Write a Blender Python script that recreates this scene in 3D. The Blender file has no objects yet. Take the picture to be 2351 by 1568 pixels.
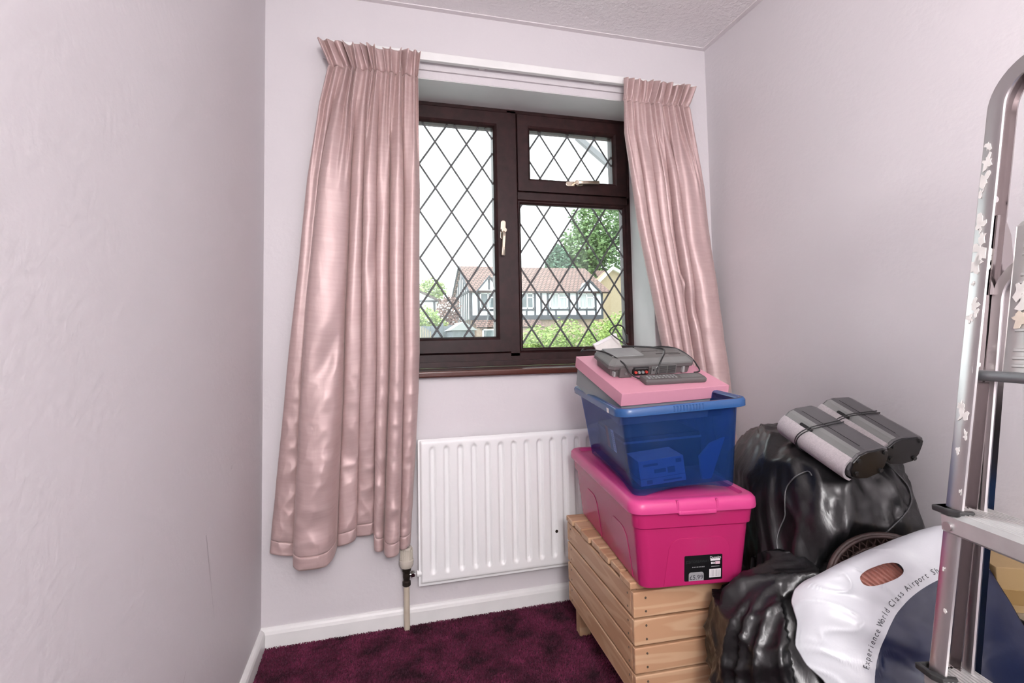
import bpy, bmesh, math, random
from mathutils import Vector, Matrix, noise
random.seed(7)
PI = math.pi
R = math.radians
SC = bpy.context.scene
COL = SC.collection

# ------------------------------------------------------------------ camera
ROOM_W, ROOM_H, ROOM_BACK = 1.852, 2.35, -3.75
def make_camera():
    yaw, pitch, roll = 0.2639, 0.0525, -0.0185
    f = Vector((math.sin(yaw)*math.cos(pitch), math.cos(yaw)*math.cos(pitch), math.sin(pitch)))
    r = Vector((math.cos(yaw), -math.sin(yaw), 0)); u = r.cross(f)
    c, s = math.cos(roll), math.sin(roll)
    r2, u2 = c*r + s*u, -s*r + c*u
    cam = bpy.data.cameras.new('camera'); ob = bpy.data.objects.new('camera', cam); COL.objects.link(ob)
    M = Matrix((r2, u2, -f)).transposed().to_4x4(); M.translation = Vector((0.3772, -1.9791, 1.0401))
    ob.matrix_world = M
    cam.sensor_width = 36.0; cam.lens = 36.0*1177.5/2351.0; cam.shift_y = -(784-717.3)/2351.0
    cam.clip_start = 0.02; cam.clip_end = 300
    SC.camera = ob
make_camera()

# ------------------------------------------------------------------ sky, exposure
W = bpy.data.worlds.new('overcast_sky'); SC.world = W; W.use_nodes = True
bg = W.node_tree.nodes['Background']; bg.inputs[0].default_value = (0.93, 0.97, 1.0, 1); bg.inputs[1].default_value = 4.2
SC.view_settings.view_transform = 'Standard'
SC.view_settings.look = 'None'
SC.view_settings.gamma = 1.0
SC.view_settings.use_curve_mapping = False
SC.view_settings.exposure = 0.0
FILL_GLOW = 53.5
FILL_POS = (0.48, -3.05, 1.74)
FILL_R = 0.24

# ------------------------------------------------------------------ materials
MATS = {}
def nd(nt, t, **kw):
    n = nt.nodes.new(t)
    for k, v in kw.items(): setattr(n, k, v)
    return n
def mat(name, col, rough=0.5, metal=0.0, spec=0.5, var=0.0, vscale=8.0, col2=None, bump=0.0, bscale=60.0, stretch=(1, 1, 1),
        sheen=0.0, trans=0.0, coat=0.0, detail=4.0, coords='Object', ramp=(0.35, 0.65)):
    if name in MATS: return MATS[name]
    m = bpy.data.materials.new(name); m.use_nodes = True; nt = m.node_tree; b = nt.nodes['Principled BSDF']
    b.inputs['Roughness'].default_value = rough; b.inputs['Metallic'].default_value = metal
    b.inputs['Specular IOR Level'].default_value = spec; b.inputs['Sheen Weight'].default_value = sheen
    b.inputs['Coat Weight'].default_value = coat; b.inputs['Transmission Weight'].default_value = trans
    tc = nd(nt, 'ShaderNodeTexCoord'); mp = nd(nt, 'ShaderNodeMapping'); mp.inputs['Scale'].default_value = stretch
    nt.links.new(tc.outputs[coords], mp.inputs[0])
    n1 = nd(nt, 'ShaderNodeTexNoise'); n1.inputs['Scale'].default_value = vscale; n1.inputs['Detail'].default_value = detail
    nt.links.new(mp.outputs[0], n1.inputs[0])
    cr = nd(nt, 'ShaderNodeValToRGB'); cr.color_ramp.elements[0].position = ramp[0]; cr.color_ramp.elements[1].position = ramp[1]
    c2 = col2 if col2 else tuple(min(1, c*(1-var)) for c in col)
    cr.color_ramp.elements[0].color = (*c2, 1); cr.color_ramp.elements[1].color = (*col, 1)
    nt.links.new(n1.outputs['Fac'], cr.inputs[0]); nt.links.new(cr.outputs[0], b.inputs['Base Color'])
    if bump > 0:
        n2 = nd(nt, 'ShaderNodeTexNoise'); n2.inputs['Scale'].default_value = bscale; n2.inputs['Detail'].default_value = 3
        nt.links.new(mp.outputs[0], n2.inputs[0])
        bp = nd(nt, 'ShaderNodeBump'); bp.inputs['Strength'].default_value = bump; bp.inputs['Distance'].default_value = 0.01
        nt.links.new(n2.outputs['Fac'], bp.inputs['Height']); nt.links.new(bp.outputs[0], b.inputs['Normal'])
    MATS[name] = m
    return m

WALL = mat('lilac_wall_paint', (0.700, 0.665, 0.686), 0.55, var=0.03, vscale=1.6, bump=0.10, bscale=55, coords='Object', spec=0.35)
CEIL = mat('stippled_ceiling_paint', (0.91, 0.875, 0.885), 0.8, var=0.03, vscale=3, bump=0.55, bscale=70, spec=0.3)
WHITE = mat('white_gloss_paint', (0.87, 0.865, 0.855), 0.35, var=0.06, vscale=9, bump=0.04, bscale=25)
RADW = mat('radiator_enamel', (0.90, 0.905, 0.905), 0.32, var=0.02, vscale=5)
CARPET = mat('carpet_backing', (0.060, 0.010, 0.024), 0.95, var=0.5, vscale=7)
MAHOG = mat('mahogany_upvc', (0.036, 0.0125, 0.0125), 0.42, spec=0.32, col2=(0.020, 0.0075, 0.0075), vscale=30, stretch=(1, 1, 1), bump=0.02, bscale=150)
SILLM = mat('varnished_mahogany', (0.085, 0.022, 0.013), 0.28, col2=(0.035, 0.010, 0.008), vscale=20, stretch=(0.12, 1, 1), coat=0.3)
LEAD = mat('lead_came', (0.11, 0.112, 0.116), 0.5, metal=0.2, var=0.3, vscale=40)
BRASS = mat('champagne_metal', (0.66, 0.58, 0.47), 0.24, metal=0.9, var=0.1)
BLACKHOLE = mat('black_plastic', (0.012, 0.012, 0.013), 0.45, var=0.2)
PINKP = mat('pink_card', (0.66, 0.30, 0.385), 0.5, var=0.05, vscale=4)
GREYP = mat('grey_card', (0.26, 0.27, 0.28), 0.65, var=0.08, vscale=4)
DEVG = mat('grey_abs_plastic', (0.165, 0.165, 0.160), 0.48, var=0.18, vscale=14, bump=0.05, bscale=400)
DEVL = mat('worn_grey_plastic', (0.30, 0.31, 0.305), 0.42, var=0.2, vscale=14)
DEVD = mat('brown_grey_plastic', (0.115, 0.104, 0.102), 0.5, var=0.15, vscale=14)
CABLE = mat('black_rubber_cable', (0.016, 0.016, 0.017), 0.4, var=0.2)
WHITEC = mat('white_card', (0.74, 0.71, 0.68), 0.6, var=0.12, vscale=30)
REDJ = mat('red_plastic', (0.55, 0.06, 0.045), 0.4, var=0.1)
CHROME = mat('chrome', (0.72, 0.72, 0.72), 0.14, metal=1.0, var=0.06)
ALU = mat('aluminium', (0.60, 0.575, 0.575), 0.34, metal=1.0, var=0.10, vscale=9, stretch=(1, 1, 0.15))
ALUW = mat('aluminium_web', (0.33, 0.295, 0.295), 0.17, metal=1.0, var=0.10, vscale=9, stretch=(1, 1, 0.15))
ALUS = mat('aluminium_tread', (0.70, 0.70, 0.69), 0.38, metal=0.75, var=0.10, vscale=30)
PAINTS = mat('dried_paint', (0.78, 0.75, 0.72), 0.6, var=0.12, vscale=60)
CREAMS = mat('dried_cream_paint', (0.72, 0.63, 0.53), 0.6, var=0.12, vscale=60)
RUBBER = mat('black_rubber', (0.028, 0.028, 0.028), 0.5, var=0.3, vscale=30)
SPKD = mat('speaker_charcoal', (0.092, 0.090, 0.094), 0.36, var=0.12, vscale=8)
SPKG = mat('speaker_silver', (0.30, 0.31, 0.30), 0.3, metal=0.45, var=0.08)
GRILLE = mat('grey_speaker_cloth', (0.47, 0.43, 0.44), 0.9, var=0.12, vscale=220, bump=0.25, bscale=500)
GLOSSK = mat('gloss_black', (0.008, 0.008, 0.009), 0.28, var=0.2)
WICKER = mat('dark_wicker', (0.055, 0.030, 0.026), 0.55, var=0.4, vscale=40, bump=0.2, bscale=120)
COPPER = mat('copper_pleated_satin', (0.60, 0.27, 0.21), 0.35, col2=(0.45, 0.17, 0.13), vscale=12, sheen=0.3)
KRAFT = mat('kraft_cardboard', (0.38, 0.26, 0.12), 0.6, var=0.15, vscale=9)
TAPE = mat('parcel_tape', (0.34, 0.22, 0.09), 0.2, var=0.2, vscale=9, coat=0.4)
CREAMP = mat('cream_painted_pipe', (0.63, 0.55, 0.44), 0.4, var=0.12, vscale=20)
BRASSD = mat('tarnished_brass', (0.055, 0.042, 0.034), 0.45, metal=0.7, var=0.4, vscale=60)
VALVEW = mat('ivory_plastic', (0.62, 0.57, 0.49), 0.4, var=0.08)
GREENB = mat('green_box', (0.05, 0.26, 0.19), 0.5, var=0.1)
NAVY = mat('navy_print', (0.010, 0.016, 0.052), 0.35, var=0.1)
TEXTK = mat('black_ink', (0.02, 0.02, 0.03), 0.5)
INKG = mat('grey_ink', (0.035, 0.04, 0.04), 0.5)
STICKK = mat('black_sticker', (0.006, 0.006, 0.007), 0.35)
STICKG = mat('silver_sticker', (0.30, 0.30, 0.31), 0.4)
STICKW = mat('white_sticker', (0.75, 0.72, 0.73), 0.5)
ORANGE = mat('orange_print', (0.62, 0.20, 0.10), 0.5)
YELLOW = mat('yellow_plastic_film', (0.42, 0.40, 0.05), 0.35, var=0.2)

def wood_mat():
    m = bpy.data.materials.new('pine_wood'); m.use_nodes = True; nt = m.node_tree; b = nt.nodes['Principled BSDF']
    b.inputs['Roughness'].default_value = 0.48
    tc = nd(nt, 'ShaderNodeTexCoord'); oi = nd(nt, 'ShaderNodeObjectInfo'); mp = nd(nt, 'ShaderNodeMapping')
    mp.inputs['Scale'].default_value = (1.6, 14, 14)
    ad = nd(nt, 'ShaderNodeVectorMath', operation='SCALE'); cb = nd(nt, 'ShaderNodeCombineXYZ')
    for i in range(3): nt.links.new(oi.outputs['Random'], cb.inputs[i])
    nt.links.new(cb.outputs[0], ad.inputs[0]); ad.inputs['Scale'].default_value = 37.0
    va = nd(nt, 'ShaderNodeVectorMath', operation='ADD')
    nt.links.new(tc.outputs['Object'], mp.inputs[0]); nt.links.new(mp.outputs[0], va.inputs[0]); nt.links.new(ad.outputs[0], va.inputs[1])
    n1 = nd(nt, 'ShaderNodeTexNoise'); n1.inputs['Scale'].default_value = 1.0; n1.inputs['Detail'].default_value = 2
    nt.links.new(va.outputs[0], n1.inputs[0])
    mu = nd(nt, 'ShaderNodeMath', operation='MULTIPLY'); mu.inputs[1].default_value = 34.0
    si = nd(nt, 'ShaderNodeMath', operation='SINE'); nt.links.new(n1.outputs['Fac'], mu.inputs[0]); nt.links.new(mu.outputs[0], si.inputs[0])
    cr = nd(nt, 'ShaderNodeValToRGB'); cr.color_ramp.elements[0].position = 0.1; cr.color_ramp.elements[1].position = 0.8
    cr.color_ramp.elements[0].color = (0.53, 0.315, 0.185, 1); cr.color_ramp.elements[1].color = (0.61, 0.40, 0.25, 1)
    nt.links.new(si.outputs[0], cr.inputs[0])
    n2 = nd(nt, 'ShaderNodeTexNoise'); n2.inputs['Scale'].default_value = 3; nt.links.new(tc.outputs['Object'], n2.inputs[0])
    mx = nd(nt, 'ShaderNodeMix', data_type='RGBA', blend_type='MULTIPLY'); mx.inputs[0].default_value = 0.5
    c2 = nd(nt, 'ShaderNodeValToRGB'); c2.color_ramp.elements[0].color = (0.78, 0.7, 0.62, 1); c2.color_ramp.elements[1].color = (1, 1, 1, 1)
    nt.links.new(n2.outputs['Fac'], c2.inputs[0]); nt.links.new(cr.outputs[0], mx.inputs[6]); nt.links.new(c2.outputs[0], mx.inputs[7])
    nt.links.new(mx.outputs[2], b.inputs['Base Color'])
    return m
WOOD = wood_mat()

def glass_mat():
    m = bpy.data.materials.new('window_glass'); m.use_nodes = True; nt = m.node_tree
    for n in list(nt.nodes): nt.nodes.remove(n)
    out = nd(nt, 'ShaderNodeOutputMaterial'); mx = nd(nt, 'ShaderNodeMixShader'); tr = nd(nt, 'ShaderNodeBsdfTransparent')
    gl = nd(nt, 'ShaderNodeBsdfGlossy'); gl.inputs['Roughness'].default_value = 0.03; gl.inputs[0].default_value = (0.9, 1, 0.97, 1)
    tr.inputs[0].default_value = (0.95, 0.985, 0.975, 1)
    fr = nd(nt, 'ShaderNodeFresnel'); fr.inputs[0].default_value = 1.6
    nt.links.new(fr.outputs[0], mx.inputs[0]); nt.links.new(tr.outputs[0], mx.inputs[1]); nt.links.new(gl.outputs[0], mx.inputs[2])
    nt.links.new(mx.outputs[0], out.inputs[0])
    return m
GLASS = glass_mat()

def tinted(name, surf, tint, fac, rough=0.3, spec=0.5, trl=0.15):
    m = bpy.data.materials.new(name); m.use_nodes = True; nt = m.node_tree; b = nt.nodes['Principled BSDF']; out = nt.nodes['Material Output']
    tc = nd(nt, 'ShaderNodeTexCoord'); n1 = nd(nt, 'ShaderNodeTexNoise'); n1.inputs['Scale'].default_value = 6
    nt.links.new(tc.outputs['Object'], n1.inputs[0])
    cr = nd(nt, 'ShaderNodeValToRGB'); cr.color_ramp.elements[0].color = (*[c*0.88 for c in surf], 1); cr.color_ramp.elements[1].color = (*surf, 1)
    nt.links.new(n1.outputs['Fac'], cr.inputs[0]); nt.links.new(cr.outputs[0], b.inputs['Base Color'])
    b.inputs['Roughness'].default_value = rough; b.inputs['Specular IOR Level'].default_value = spec
    tl = nd(nt, 'ShaderNodeBsdfTranslucent'); tl.inputs[0].default_value = (*surf, 1)
    m0 = nd(nt, 'ShaderNodeMixShader'); m0.inputs[0].default_value = trl
    nt.links.new(b.outputs[0], m0.inputs[1]); nt.links.new(tl.outputs[0], m0.inputs[2])
    tr = nd(nt, 'ShaderNodeBsdfTransparent'); tr.inputs[0].default_value = (*tint, 1)
    mx = nd(nt, 'ShaderNodeMixShader'); mx.inputs[0].default_value = fac
    nt.links.new(m0.outputs[0], mx.inputs[1]); nt.links.new(tr.outputs[0], mx.inputs[2]); nt.links.new(mx.outputs[0], out.inputs[0])
    return m
PINKT = tinted('pink_translucent_plastic', (0.62, 0.034, 0.185), (0.95, 0.36, 0.60), 0.20, 0.20)
PINKL = tinted('pink_lid_plastic', (0.70, 0.070, 0.270), (0.9, 0.3, 0.5), 0.0, 0.33)
BLUET = tinted('blue_translucent_plastic', (0.028, 0.080, 0.220), (0.42, 0.56, 0.92), 0.66, 0.14)
BLUER = tinted('blue_rim_plastic', (0.034, 0.115, 0.315), (0.2, 0.4, 0.8), 0.06, 0.26)
BLUEF = tinted('pale_blue_film', (0.30, 0.50, 0.70), (0.5, 0.7, 0.9), 0.25, 0.3)

def silk_mat():
    m = bpy.data.materials.new('dusty_pink_silk'); m.use_nodes = True; nt = m.node_tree; b = nt.nodes['Principled BSDF']; out = nt.nodes['Material Output']
    uv = nd(nt, 'ShaderNodeUVMap'); mp = nd(nt, 'ShaderNodeMapping'); mp.inputs['Scale'].default_value = (7, 190, 1)
    nt.links.new(uv.outputs[0], mp.inputs[0])
    n1 = nd(nt, 'ShaderNodeTexNoise'); n1.inputs['Scale'].default_value = 1.0; n1.inputs['Detail'].default_value = 3
    nt.links.new(mp.outputs[0], n1.inputs[0])
    cr = nd(nt, 'ShaderNodeValToRGB'); cr.color_ramp.elements[0].position = 0.3; cr.color_ramp.elements[1].position = 0.7
    cr.color_ramp.elements[0].color = (0.605, 0.435, 0.430, 1); cr.color_ramp.elements[1].color = (0.675, 0.510, 0.500, 1)
    nt.links.new(n1.outputs['Fac'], cr.inputs[0]); nt.links.new(cr.outputs[0], b.inputs['Base Color'])
    b.inputs['Roughness'].default_value = 0.44; b.inputs['Metallic'].default_value = 0.24
    b.inputs['Sheen Weight'].default_value = 0.35; b.inputs['Sheen Tint'].default_value = (1, 0.85, 0.8, 1); b.inputs['Sheen Roughness'].default_value = 0.4
    n2 = nd(nt, 'ShaderNodeTexNoise'); n2.inputs['Scale'].default_value = 16; n2.inputs['Detail'].default_value = 4; n2.inputs['Distortion'].default_value = 0.6
    tc = nd(nt, 'ShaderNodeTexCoord'); m2 = nd(nt, 'ShaderNodeMapping'); m2.inputs['Scale'].default_value = (1.4, 1, 0.55)
    nt.links.new(tc.outputs['Object'], m2.inputs[0]); nt.links.new(m2.outputs[0], n2.inputs[0])
    bp = nd(nt, 'ShaderNodeBump'); bp.inputs['Strength'].default_value = 0.10; bp.inputs['Distance'].default_value = 0.02
    nt.links.new(n2.outputs['Fac'], bp.inputs['Height']); nt.links.new(bp.outputs[0], b.inputs['Normal'])
    tl = nd(nt, 'ShaderNodeBsdfTranslucent'); tl.inputs[0].default_value = (0.88, 0.76, 0.60, 1)
    mx = nd(nt, 'ShaderNodeMixShader'); mx.inputs[0].default_value = 0.20
    nt.links.new(b.outputs[0], mx.inputs[1]); nt.links.new(tl.outputs[0], mx.inputs[2]); nt.links.new(mx.outputs[0], out.inputs[0])
    return m
SILK = silk_mat()

def bag_mat():
    m = bpy.data.materials.new('black_refuse_sack_film'); m.use_nodes = True; nt = m.node_tree; b = nt.nodes['Principled BSDF']
    b.inputs['Base Color'].default_value = (0.007, 0.007, 0.0075, 1); b.inputs['Roughness'].default_value = 0.25; b.inputs['Specular IOR Level'].default_value = 0.62
    tc = nd(nt, 'ShaderNodeTexCoord'); mp = nd(nt, 'ShaderNodeMapping'); mp.inputs['Rotation'].default_value = (0.3, 0.5, 0.4); mp.inputs['Scale'].default_value = (1, 1, 0.45)
    n1 = nd(nt, 'ShaderNodeTexNoise'); n1.inputs['Scale'].default_value = 22; n1.inputs['Detail'].default_value = 5; n1.inputs['Distortion'].default_value = 1.2
    nt.links.new(tc.outputs['Object'], mp.inputs[0]); nt.links.new(mp.outputs[0], n1.inputs[0])
    bp = nd(nt, 'ShaderNodeBump'); bp.inputs['Strength'].default_value = 0.10; bp.inputs['Distance'].default_value = 0.02
    nt.links.new(n1.outputs['Fac'], bp.inputs['Height']); nt.links.new(bp.outputs[0], b.inputs['Normal'])
    n3 = nd(nt, 'ShaderNodeTexNoise'); n3.inputs['Scale'].default_value = 5; nt.links.new(tc.outputs['Object'], n3.inputs[0])
    mr = nd(nt, 'ShaderNodeMapRange'); mr.inputs[3].default_value = 0.24; mr.inputs[4].default_value = 0.40
    nt.links.new(n3.outputs['Fac'], mr.inputs[0]); nt.links.new(mr.outputs[0], b.inputs['Roughness'])
    return m
SACK = bag_mat()

# ------------------------------------------------------------------ mesh helpers
def to_mesh(name, verts, faces, m, parent=None, smooth=False, bevel=0.0, seg=2, loc=None, rot=None, uvs=None, mats=None, fm=None):
    me = bpy.data.meshes.new(name); me.from_pydata([tuple(v) for v in verts], [], faces); me.update()
    if bevel > 0:
        bm = bmesh.new(); bm.from_mesh(me)
        ed = [e for e in bm.edges if len(e.link_faces) == 2 and e.calc_face_angle(0) > 0.5]
        bmesh.ops.bevel(bm, geom=ed, offset=bevel, segments=seg, profile=0.6, affect='EDGES', clamp_overlap=True)
        bm.to_mesh(me); bm.free()
    if m: me.materials.append(m)
    if mats:
        for x in mats: me.materials.append(x)
    if fm:
        for i, p in enumerate(me.polygons): p.material_index = fm[i]
    if smooth:
        for p in me.polygons: p.use_smooth = True
        if smooth == 'auto':
            try: me.set_sharp_from_angle(angle=R(40))
            except Exception: pass
    if uvs:
        ul = me.uv_layers.new(name='UVMap')
        for l in me.loops: ul.data[l.index].uv = uvs[l.vertex_index]
    o = bpy.data.objects.new(name, me); COL.objects.link(o)
    if parent: o.parent = parent
    if loc is not None: o.location = loc
    if rot is not None: o.rotation_euler = rot
    return o
class MB:
    def __init__(s): s.v = []; s.f = []
    def add(s, vs, fs):
        k = len(s.v); s.v += [Vector(v) for v in vs]; s.f += [tuple(i+k for i in f) for f in fs]; return s
    def box(s, x0, x1, y0, y1, z0, z1, M=None):
        vs = [Vector((x, y, z)) for x in (x0, x1) for y in (y0, y1) for z in (z0, z1)]
        if M: vs = [M @ v for v in vs]
        return s.add(vs, [(0, 1, 3, 2), (4, 6, 7, 5), (0, 4, 5, 1), (2, 3, 7, 6), (0, 2, 6, 4), (1, 5, 7, 3)])
    def prism(s, pts, h, M=None):            # polygon in xy extruded along z by h
        n = len(pts); vs = [Vector((p[0], p[1], 0)) for p in pts] + [Vector((p[0], p[1], h)) for p in pts]
        if M: vs = [M @ v for v in vs]
        return s.add(vs, [tuple(range(n-1, -1, -1)), tuple(range(n, 2*n))] + [(i, (i+1) % n, n+(i+1) % n, n+i) for i in range(n)])
    def loft(s, rings, cap0=True, cap1=True, closed=True):
        n = len(rings[0]); k = len(s.v)
        for r in rings: s.v += [Vector(p) for p in r]
        m = n if closed else n-1
        for a in range(len(rings)-1):
            for i in range(m):
                j = (i+1) % n
                s.f.append((k+a*n+i, k+a*n+j, k+(a+1)*n+j, k+(a+1)*n+i))
        if cap0: s.f.append(tuple(k+i for i in range(n-1, -1, -1)))
        if cap1: s.f.append(tuple(k+(len(rings)-1)*n+i for i in range(n)))
        return s
    def tube(s, pts, rad, n=8, closed=False):
        P = [Vector(p) for p in pts]; rings = []; prev = None
        for i, q in enumerate(P):
            t = (P[min(i+1, len(P)-1)] - P[max(i-1, 0)]).normalized()
            a = prev if prev else (Vector((0, 0, 1)) if abs(t.z) < 0.9 else Vector((1, 0, 0)))
            u = (a - t*a.dot(t)); u = u.normalized() if u.length > 1e-6 else t.orthogonal().normalized()
            prev = u; w = t.cross(u); r = rad[i] if isinstance(rad, (list, tuple)) else rad
            rings.append([q + (u*math.cos(2*PI*k/n) + w*math.sin(2*PI*k/n))*r for k in range(n)])
        return s.loft(rings)
    def cyl(s, a, b, r, n=16): return s.tube([a, b], r, n)
    def build(s, name, m, parent=None, **kw): return to_mesh(name, s.v, s.f, m, parent, **kw)
def spline(pts, n=10):
    P = [Vector(p) for p in pts]; out = []
    for i in range(len(P)-1):
        a, b, c, d = P[max(i-1, 0)], P[i], P[i+1], P[min(i+2, len(P)-1)]
        for k in range(n):
            t = k/n
            out.append(0.5*((2*b) + (c-a)*t + (2*a-5*b+4*c-d)*t*t + (3*b-a-3*c+d)*t**3))
    return out + [P[-1]]
def rrect(hw, hd, r, n=5):
    pts = []
    for cx, cy, a0 in ((hw-r, -hd+r, -PI/2), (hw-r, hd-r, 0), (-hw+r, hd-r, PI/2), (-hw+r, -hd+r, PI)):
        for k in range(n+1):
            a = a0 + PI/2*k/n; pts.append((cx + r*math.cos(a), cy + r*math.sin(a)))
    return pts
def ring(hw, hd, r, z, n=5, cx=0, cy=0): return [(x+cx, y+cy, z) for x, y in rrect(hw, hd, r, n)]
def empty(name, loc, rot=(0, 0, 0)):
    o = bpy.data.objects.new(name, None); o.empty_display_size = 0.1; COL.objects.link(o)
    o.location = loc; o.rotation_euler = rot; return o
def tag(o, label, cat, group=None):
    o['label'] = label; o['category'] = cat
    if group: o['group'] = group
    return o
def struct(o, label=None):
    o['kind'] = 'structure'
    if label: o['label'] = label
    return o
def orient(o, M3, loc):
    M = M3.to_4x4(); M.translation = Vector(loc); o.matrix_world = M; return o
def rotzxy(yaw, pitch, roll):
    return Matrix.Rotation(yaw, 3, 'Z') @ Matrix.Rotation(pitch, 3, 'X') @ Matrix.Rotation(roll, 3, 'Y')
def lerp(a, b, t): return a + (b-a)*t
def interp(x, tab):            # tab: ascending [(x,y)]
    if x <= tab[0][0]: return tab[0][1]
    for (a, p), (b, q) in zip(tab, tab[1:]):
        if x <= b:
            t = (x-a)/(b-a); return lerp(p, q, t)
    return tab[-1][1]
def sstep(a, b, x):
    t = max(0, min(1, (x-a)/(b-a))); return t*t*(3-2*t)
def text_geo(body, size):
    cu = bpy.data.curves.new('t', 'FONT'); cu.body = body; cu.size = size; cu.align_x = 'CENTER'; cu.resolution_u = 3
    o = bpy.data.objects.new('t', cu); COL.objects.link(o)
    dg = bpy.context.evaluated_depsgraph_get(); me = bpy.data.meshes.new_from_object(o.evaluated_get(dg))
    vs = [v.co.copy() for v in me.vertices]; fs = [tuple(p.vertices) for p in me.polygons]
    bpy.data.objects.remove(o); bpy.data.curves.remove(cu); bpy.data.meshes.remove(me)
    return vs, fs

# ================================================================== SETTING
WX0, WX1, WZ0, WZ1 = 0.30, 1.553, 0.925, 2.07
FY = 0.19                                    # room face of the window frame
def build_room():
    mb = MB(); T = 0.30
    mb.box(-0.3, WX0, 0, T, -0.6, 2.9); mb.box(WX1, ROOM_W+0.3, 0, T, -0.6, 2.9)
    mb.box(WX0, WX1, 0, T, -0.6, WZ0-0.022); mb.box(WX0, WX1, 0, T, WZ1, 2.9)
    struct(mb.build('wall_window', WALL))
    rv = MB(); rv.box(WX0-.001, WX1+.001, .002, T, WZ1-.002, WZ1+.01); rv.box(WX0-.01, WX0+.002, .002, T, WZ0, WZ1); rv.box(WX1-.002, WX1+.01, .002, T, WZ0, WZ1)
    rv.build('reveal_lining', mat('white_reveal_paint', (0.84, 0.83, 0.83), 0.6, var=0.03), bpy.data.objects['wall_window'])
    mb = MB(); mb.box(-0.15, 0, ROOM_BACK, 0, -0.1, ROOM_H+0.1); struct(mb.build('wall_left', WALL))
    mb = MB(); mb.box(ROOM_W, ROOM_W+0.15, ROOM_BACK, 0, -0.1, ROOM_H+0.1); struct(mb.build('wall_right', WALL))
    mb = MB(); mb.box(-0.15, ROOM_W+0.15, ROOM_BACK-0.15, ROOM_BACK, -0.1, ROOM_H+0.1); struct(mb.build('wall_rear', WALL))
    mb = MB(); mb.box(0, ROOM_W, ROOM_BACK, 0, ROOM_H, ROOM_H+0.1); struct(mb.build('ceiling', CEIL))
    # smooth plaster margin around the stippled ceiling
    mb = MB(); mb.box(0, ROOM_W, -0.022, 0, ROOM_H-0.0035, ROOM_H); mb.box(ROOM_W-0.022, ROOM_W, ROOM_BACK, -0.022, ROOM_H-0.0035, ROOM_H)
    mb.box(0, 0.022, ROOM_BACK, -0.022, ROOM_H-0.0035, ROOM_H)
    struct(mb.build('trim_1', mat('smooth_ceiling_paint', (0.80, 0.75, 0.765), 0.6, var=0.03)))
    fl = MB(); fl.box(0, ROOM_W, ROOM_BACK, 0, -0.1, 0); flo = struct(fl.build('floor', CARPET))
    # carpet pile where the carpet shows
    vs, fs = [], []
    rnd = random.Random(3); step = 0.0031; y = -0.016; k = 0
    while y > -0.72:
        x = 0.017
        while x < 1.13:
            px, py = x + rnd.uniform(-.0015, .0015), y + rnd.uniform(-.0015, .0015); a = rnd.uniform(0, PI)
            dx, dy = math.cos(a)*.0016, math.sin(a)*.0016; h = rnd.uniform(.005, .0085)
            lean = noise.noise((px*6, py*6, 1.3)); lx, ly = lean*.004 + rnd.uniform(-.002, .002), rnd.uniform(-.003, .001)
            vs += [(px-dx, py-dy, 0), (px+dx, py+dy, 0), (px+dx+lx, py+dy+ly, h), (px-dx+lx, py-dy+ly, h)]
            fs.append((k, k+1, k+2, k+3)); k += 4
            x += step
        y -= step
    m = bpy.data.materials.new('plum_carpet_pile'); m.use_nodes = True; nt = m.node_tree; b = nt.nodes['Principled BSDF']
    b.inputs['Roughness'].default_value = 0.85; b.inputs['Specular IOR Level'].default_value = 0.2; b.inputs['Sheen Weight'].default_value = 0.25
    b.inputs['Sheen Tint'].default_value = (0.8, 0.3, 0.5, 1)
    tc = nd(nt, 'ShaderNodeTexCoord'); n1 = nd(nt, 'ShaderNodeTexNoise'); n1.inputs['Scale'].default_value = 9; n1.inputs['Detail'].default_value = 5; n1.inputs['Roughness'].default_value = 0.62
    nt.links.new(tc.outputs['Object'], n1.inputs[0])
    cr = nd(nt, 'ShaderNodeValToRGB'); e = cr.color_ramp.elements; e[0].position = 0.36; e[1].position = 0.62
    e[0].color = (0.026, 0.007, 0.012, 1); e[1].color = (0.185, 0.027, 0.072, 1)
    nt.links.new(n1.outputs['Fac'], cr.inputs[0])
    gi = nd(nt, 'ShaderNodeNewGeometry'); mr = nd(nt, 'ShaderNodeMapRange'); mr.inputs[3].default_value = 0.55; mr.inputs[4].default_value = 1.35
    nt.links.new(gi.outputs['Random Per Island'], mr.inputs[0])
    vm = nd(nt, 'ShaderNodeVectorMath', operation='SCALE'); nt.links.new(cr.outputs[0], vm.inputs[0]); nt.links.new(mr.outputs[0], vm.inputs['Scale'])
    nt.links.new(vm.outputs[0], b.inputs['Base Color'])
    p = to_mesh('carpet_pile', vs, fs, m); p['kind'] = 'stuff'
    tag(p, 'short plum purple carpet pile covering the floor', 'carpet')
    # lint specks are part of the pile colouring; skirting boards
    prof = [(0, 0), (0.016, 0), (0.016, 0.048), (0.013, 0.058), (0.009, 0.064), (0.004, 0.068), (0, 0.068)]
    def board(name, a, b_, nrm):
        rings = []
        for q in (a, b_): rings.append([(q[0]+nrm[0]*o, q[1]+nrm[1]*o, z) for o, z in prof])
        struct(MB().loft(rings).build(name, WHITE))
    board('baseboard_window', (0, 0), (ROOM_W, 0), (0, -1))
    board('baseboard_left', (0, -0.016), (0, ROOM_BACK), (1, 0))
    board('baseboard_right', (ROOM_W, -0.016), (ROOM_W, ROOM_BACK), (-1, 0))
    # scuffs on the left wall
    sc = mat('wall_scuff', (0.40, 0.36, 0.38), 0.6)
    mb = MB()
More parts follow.
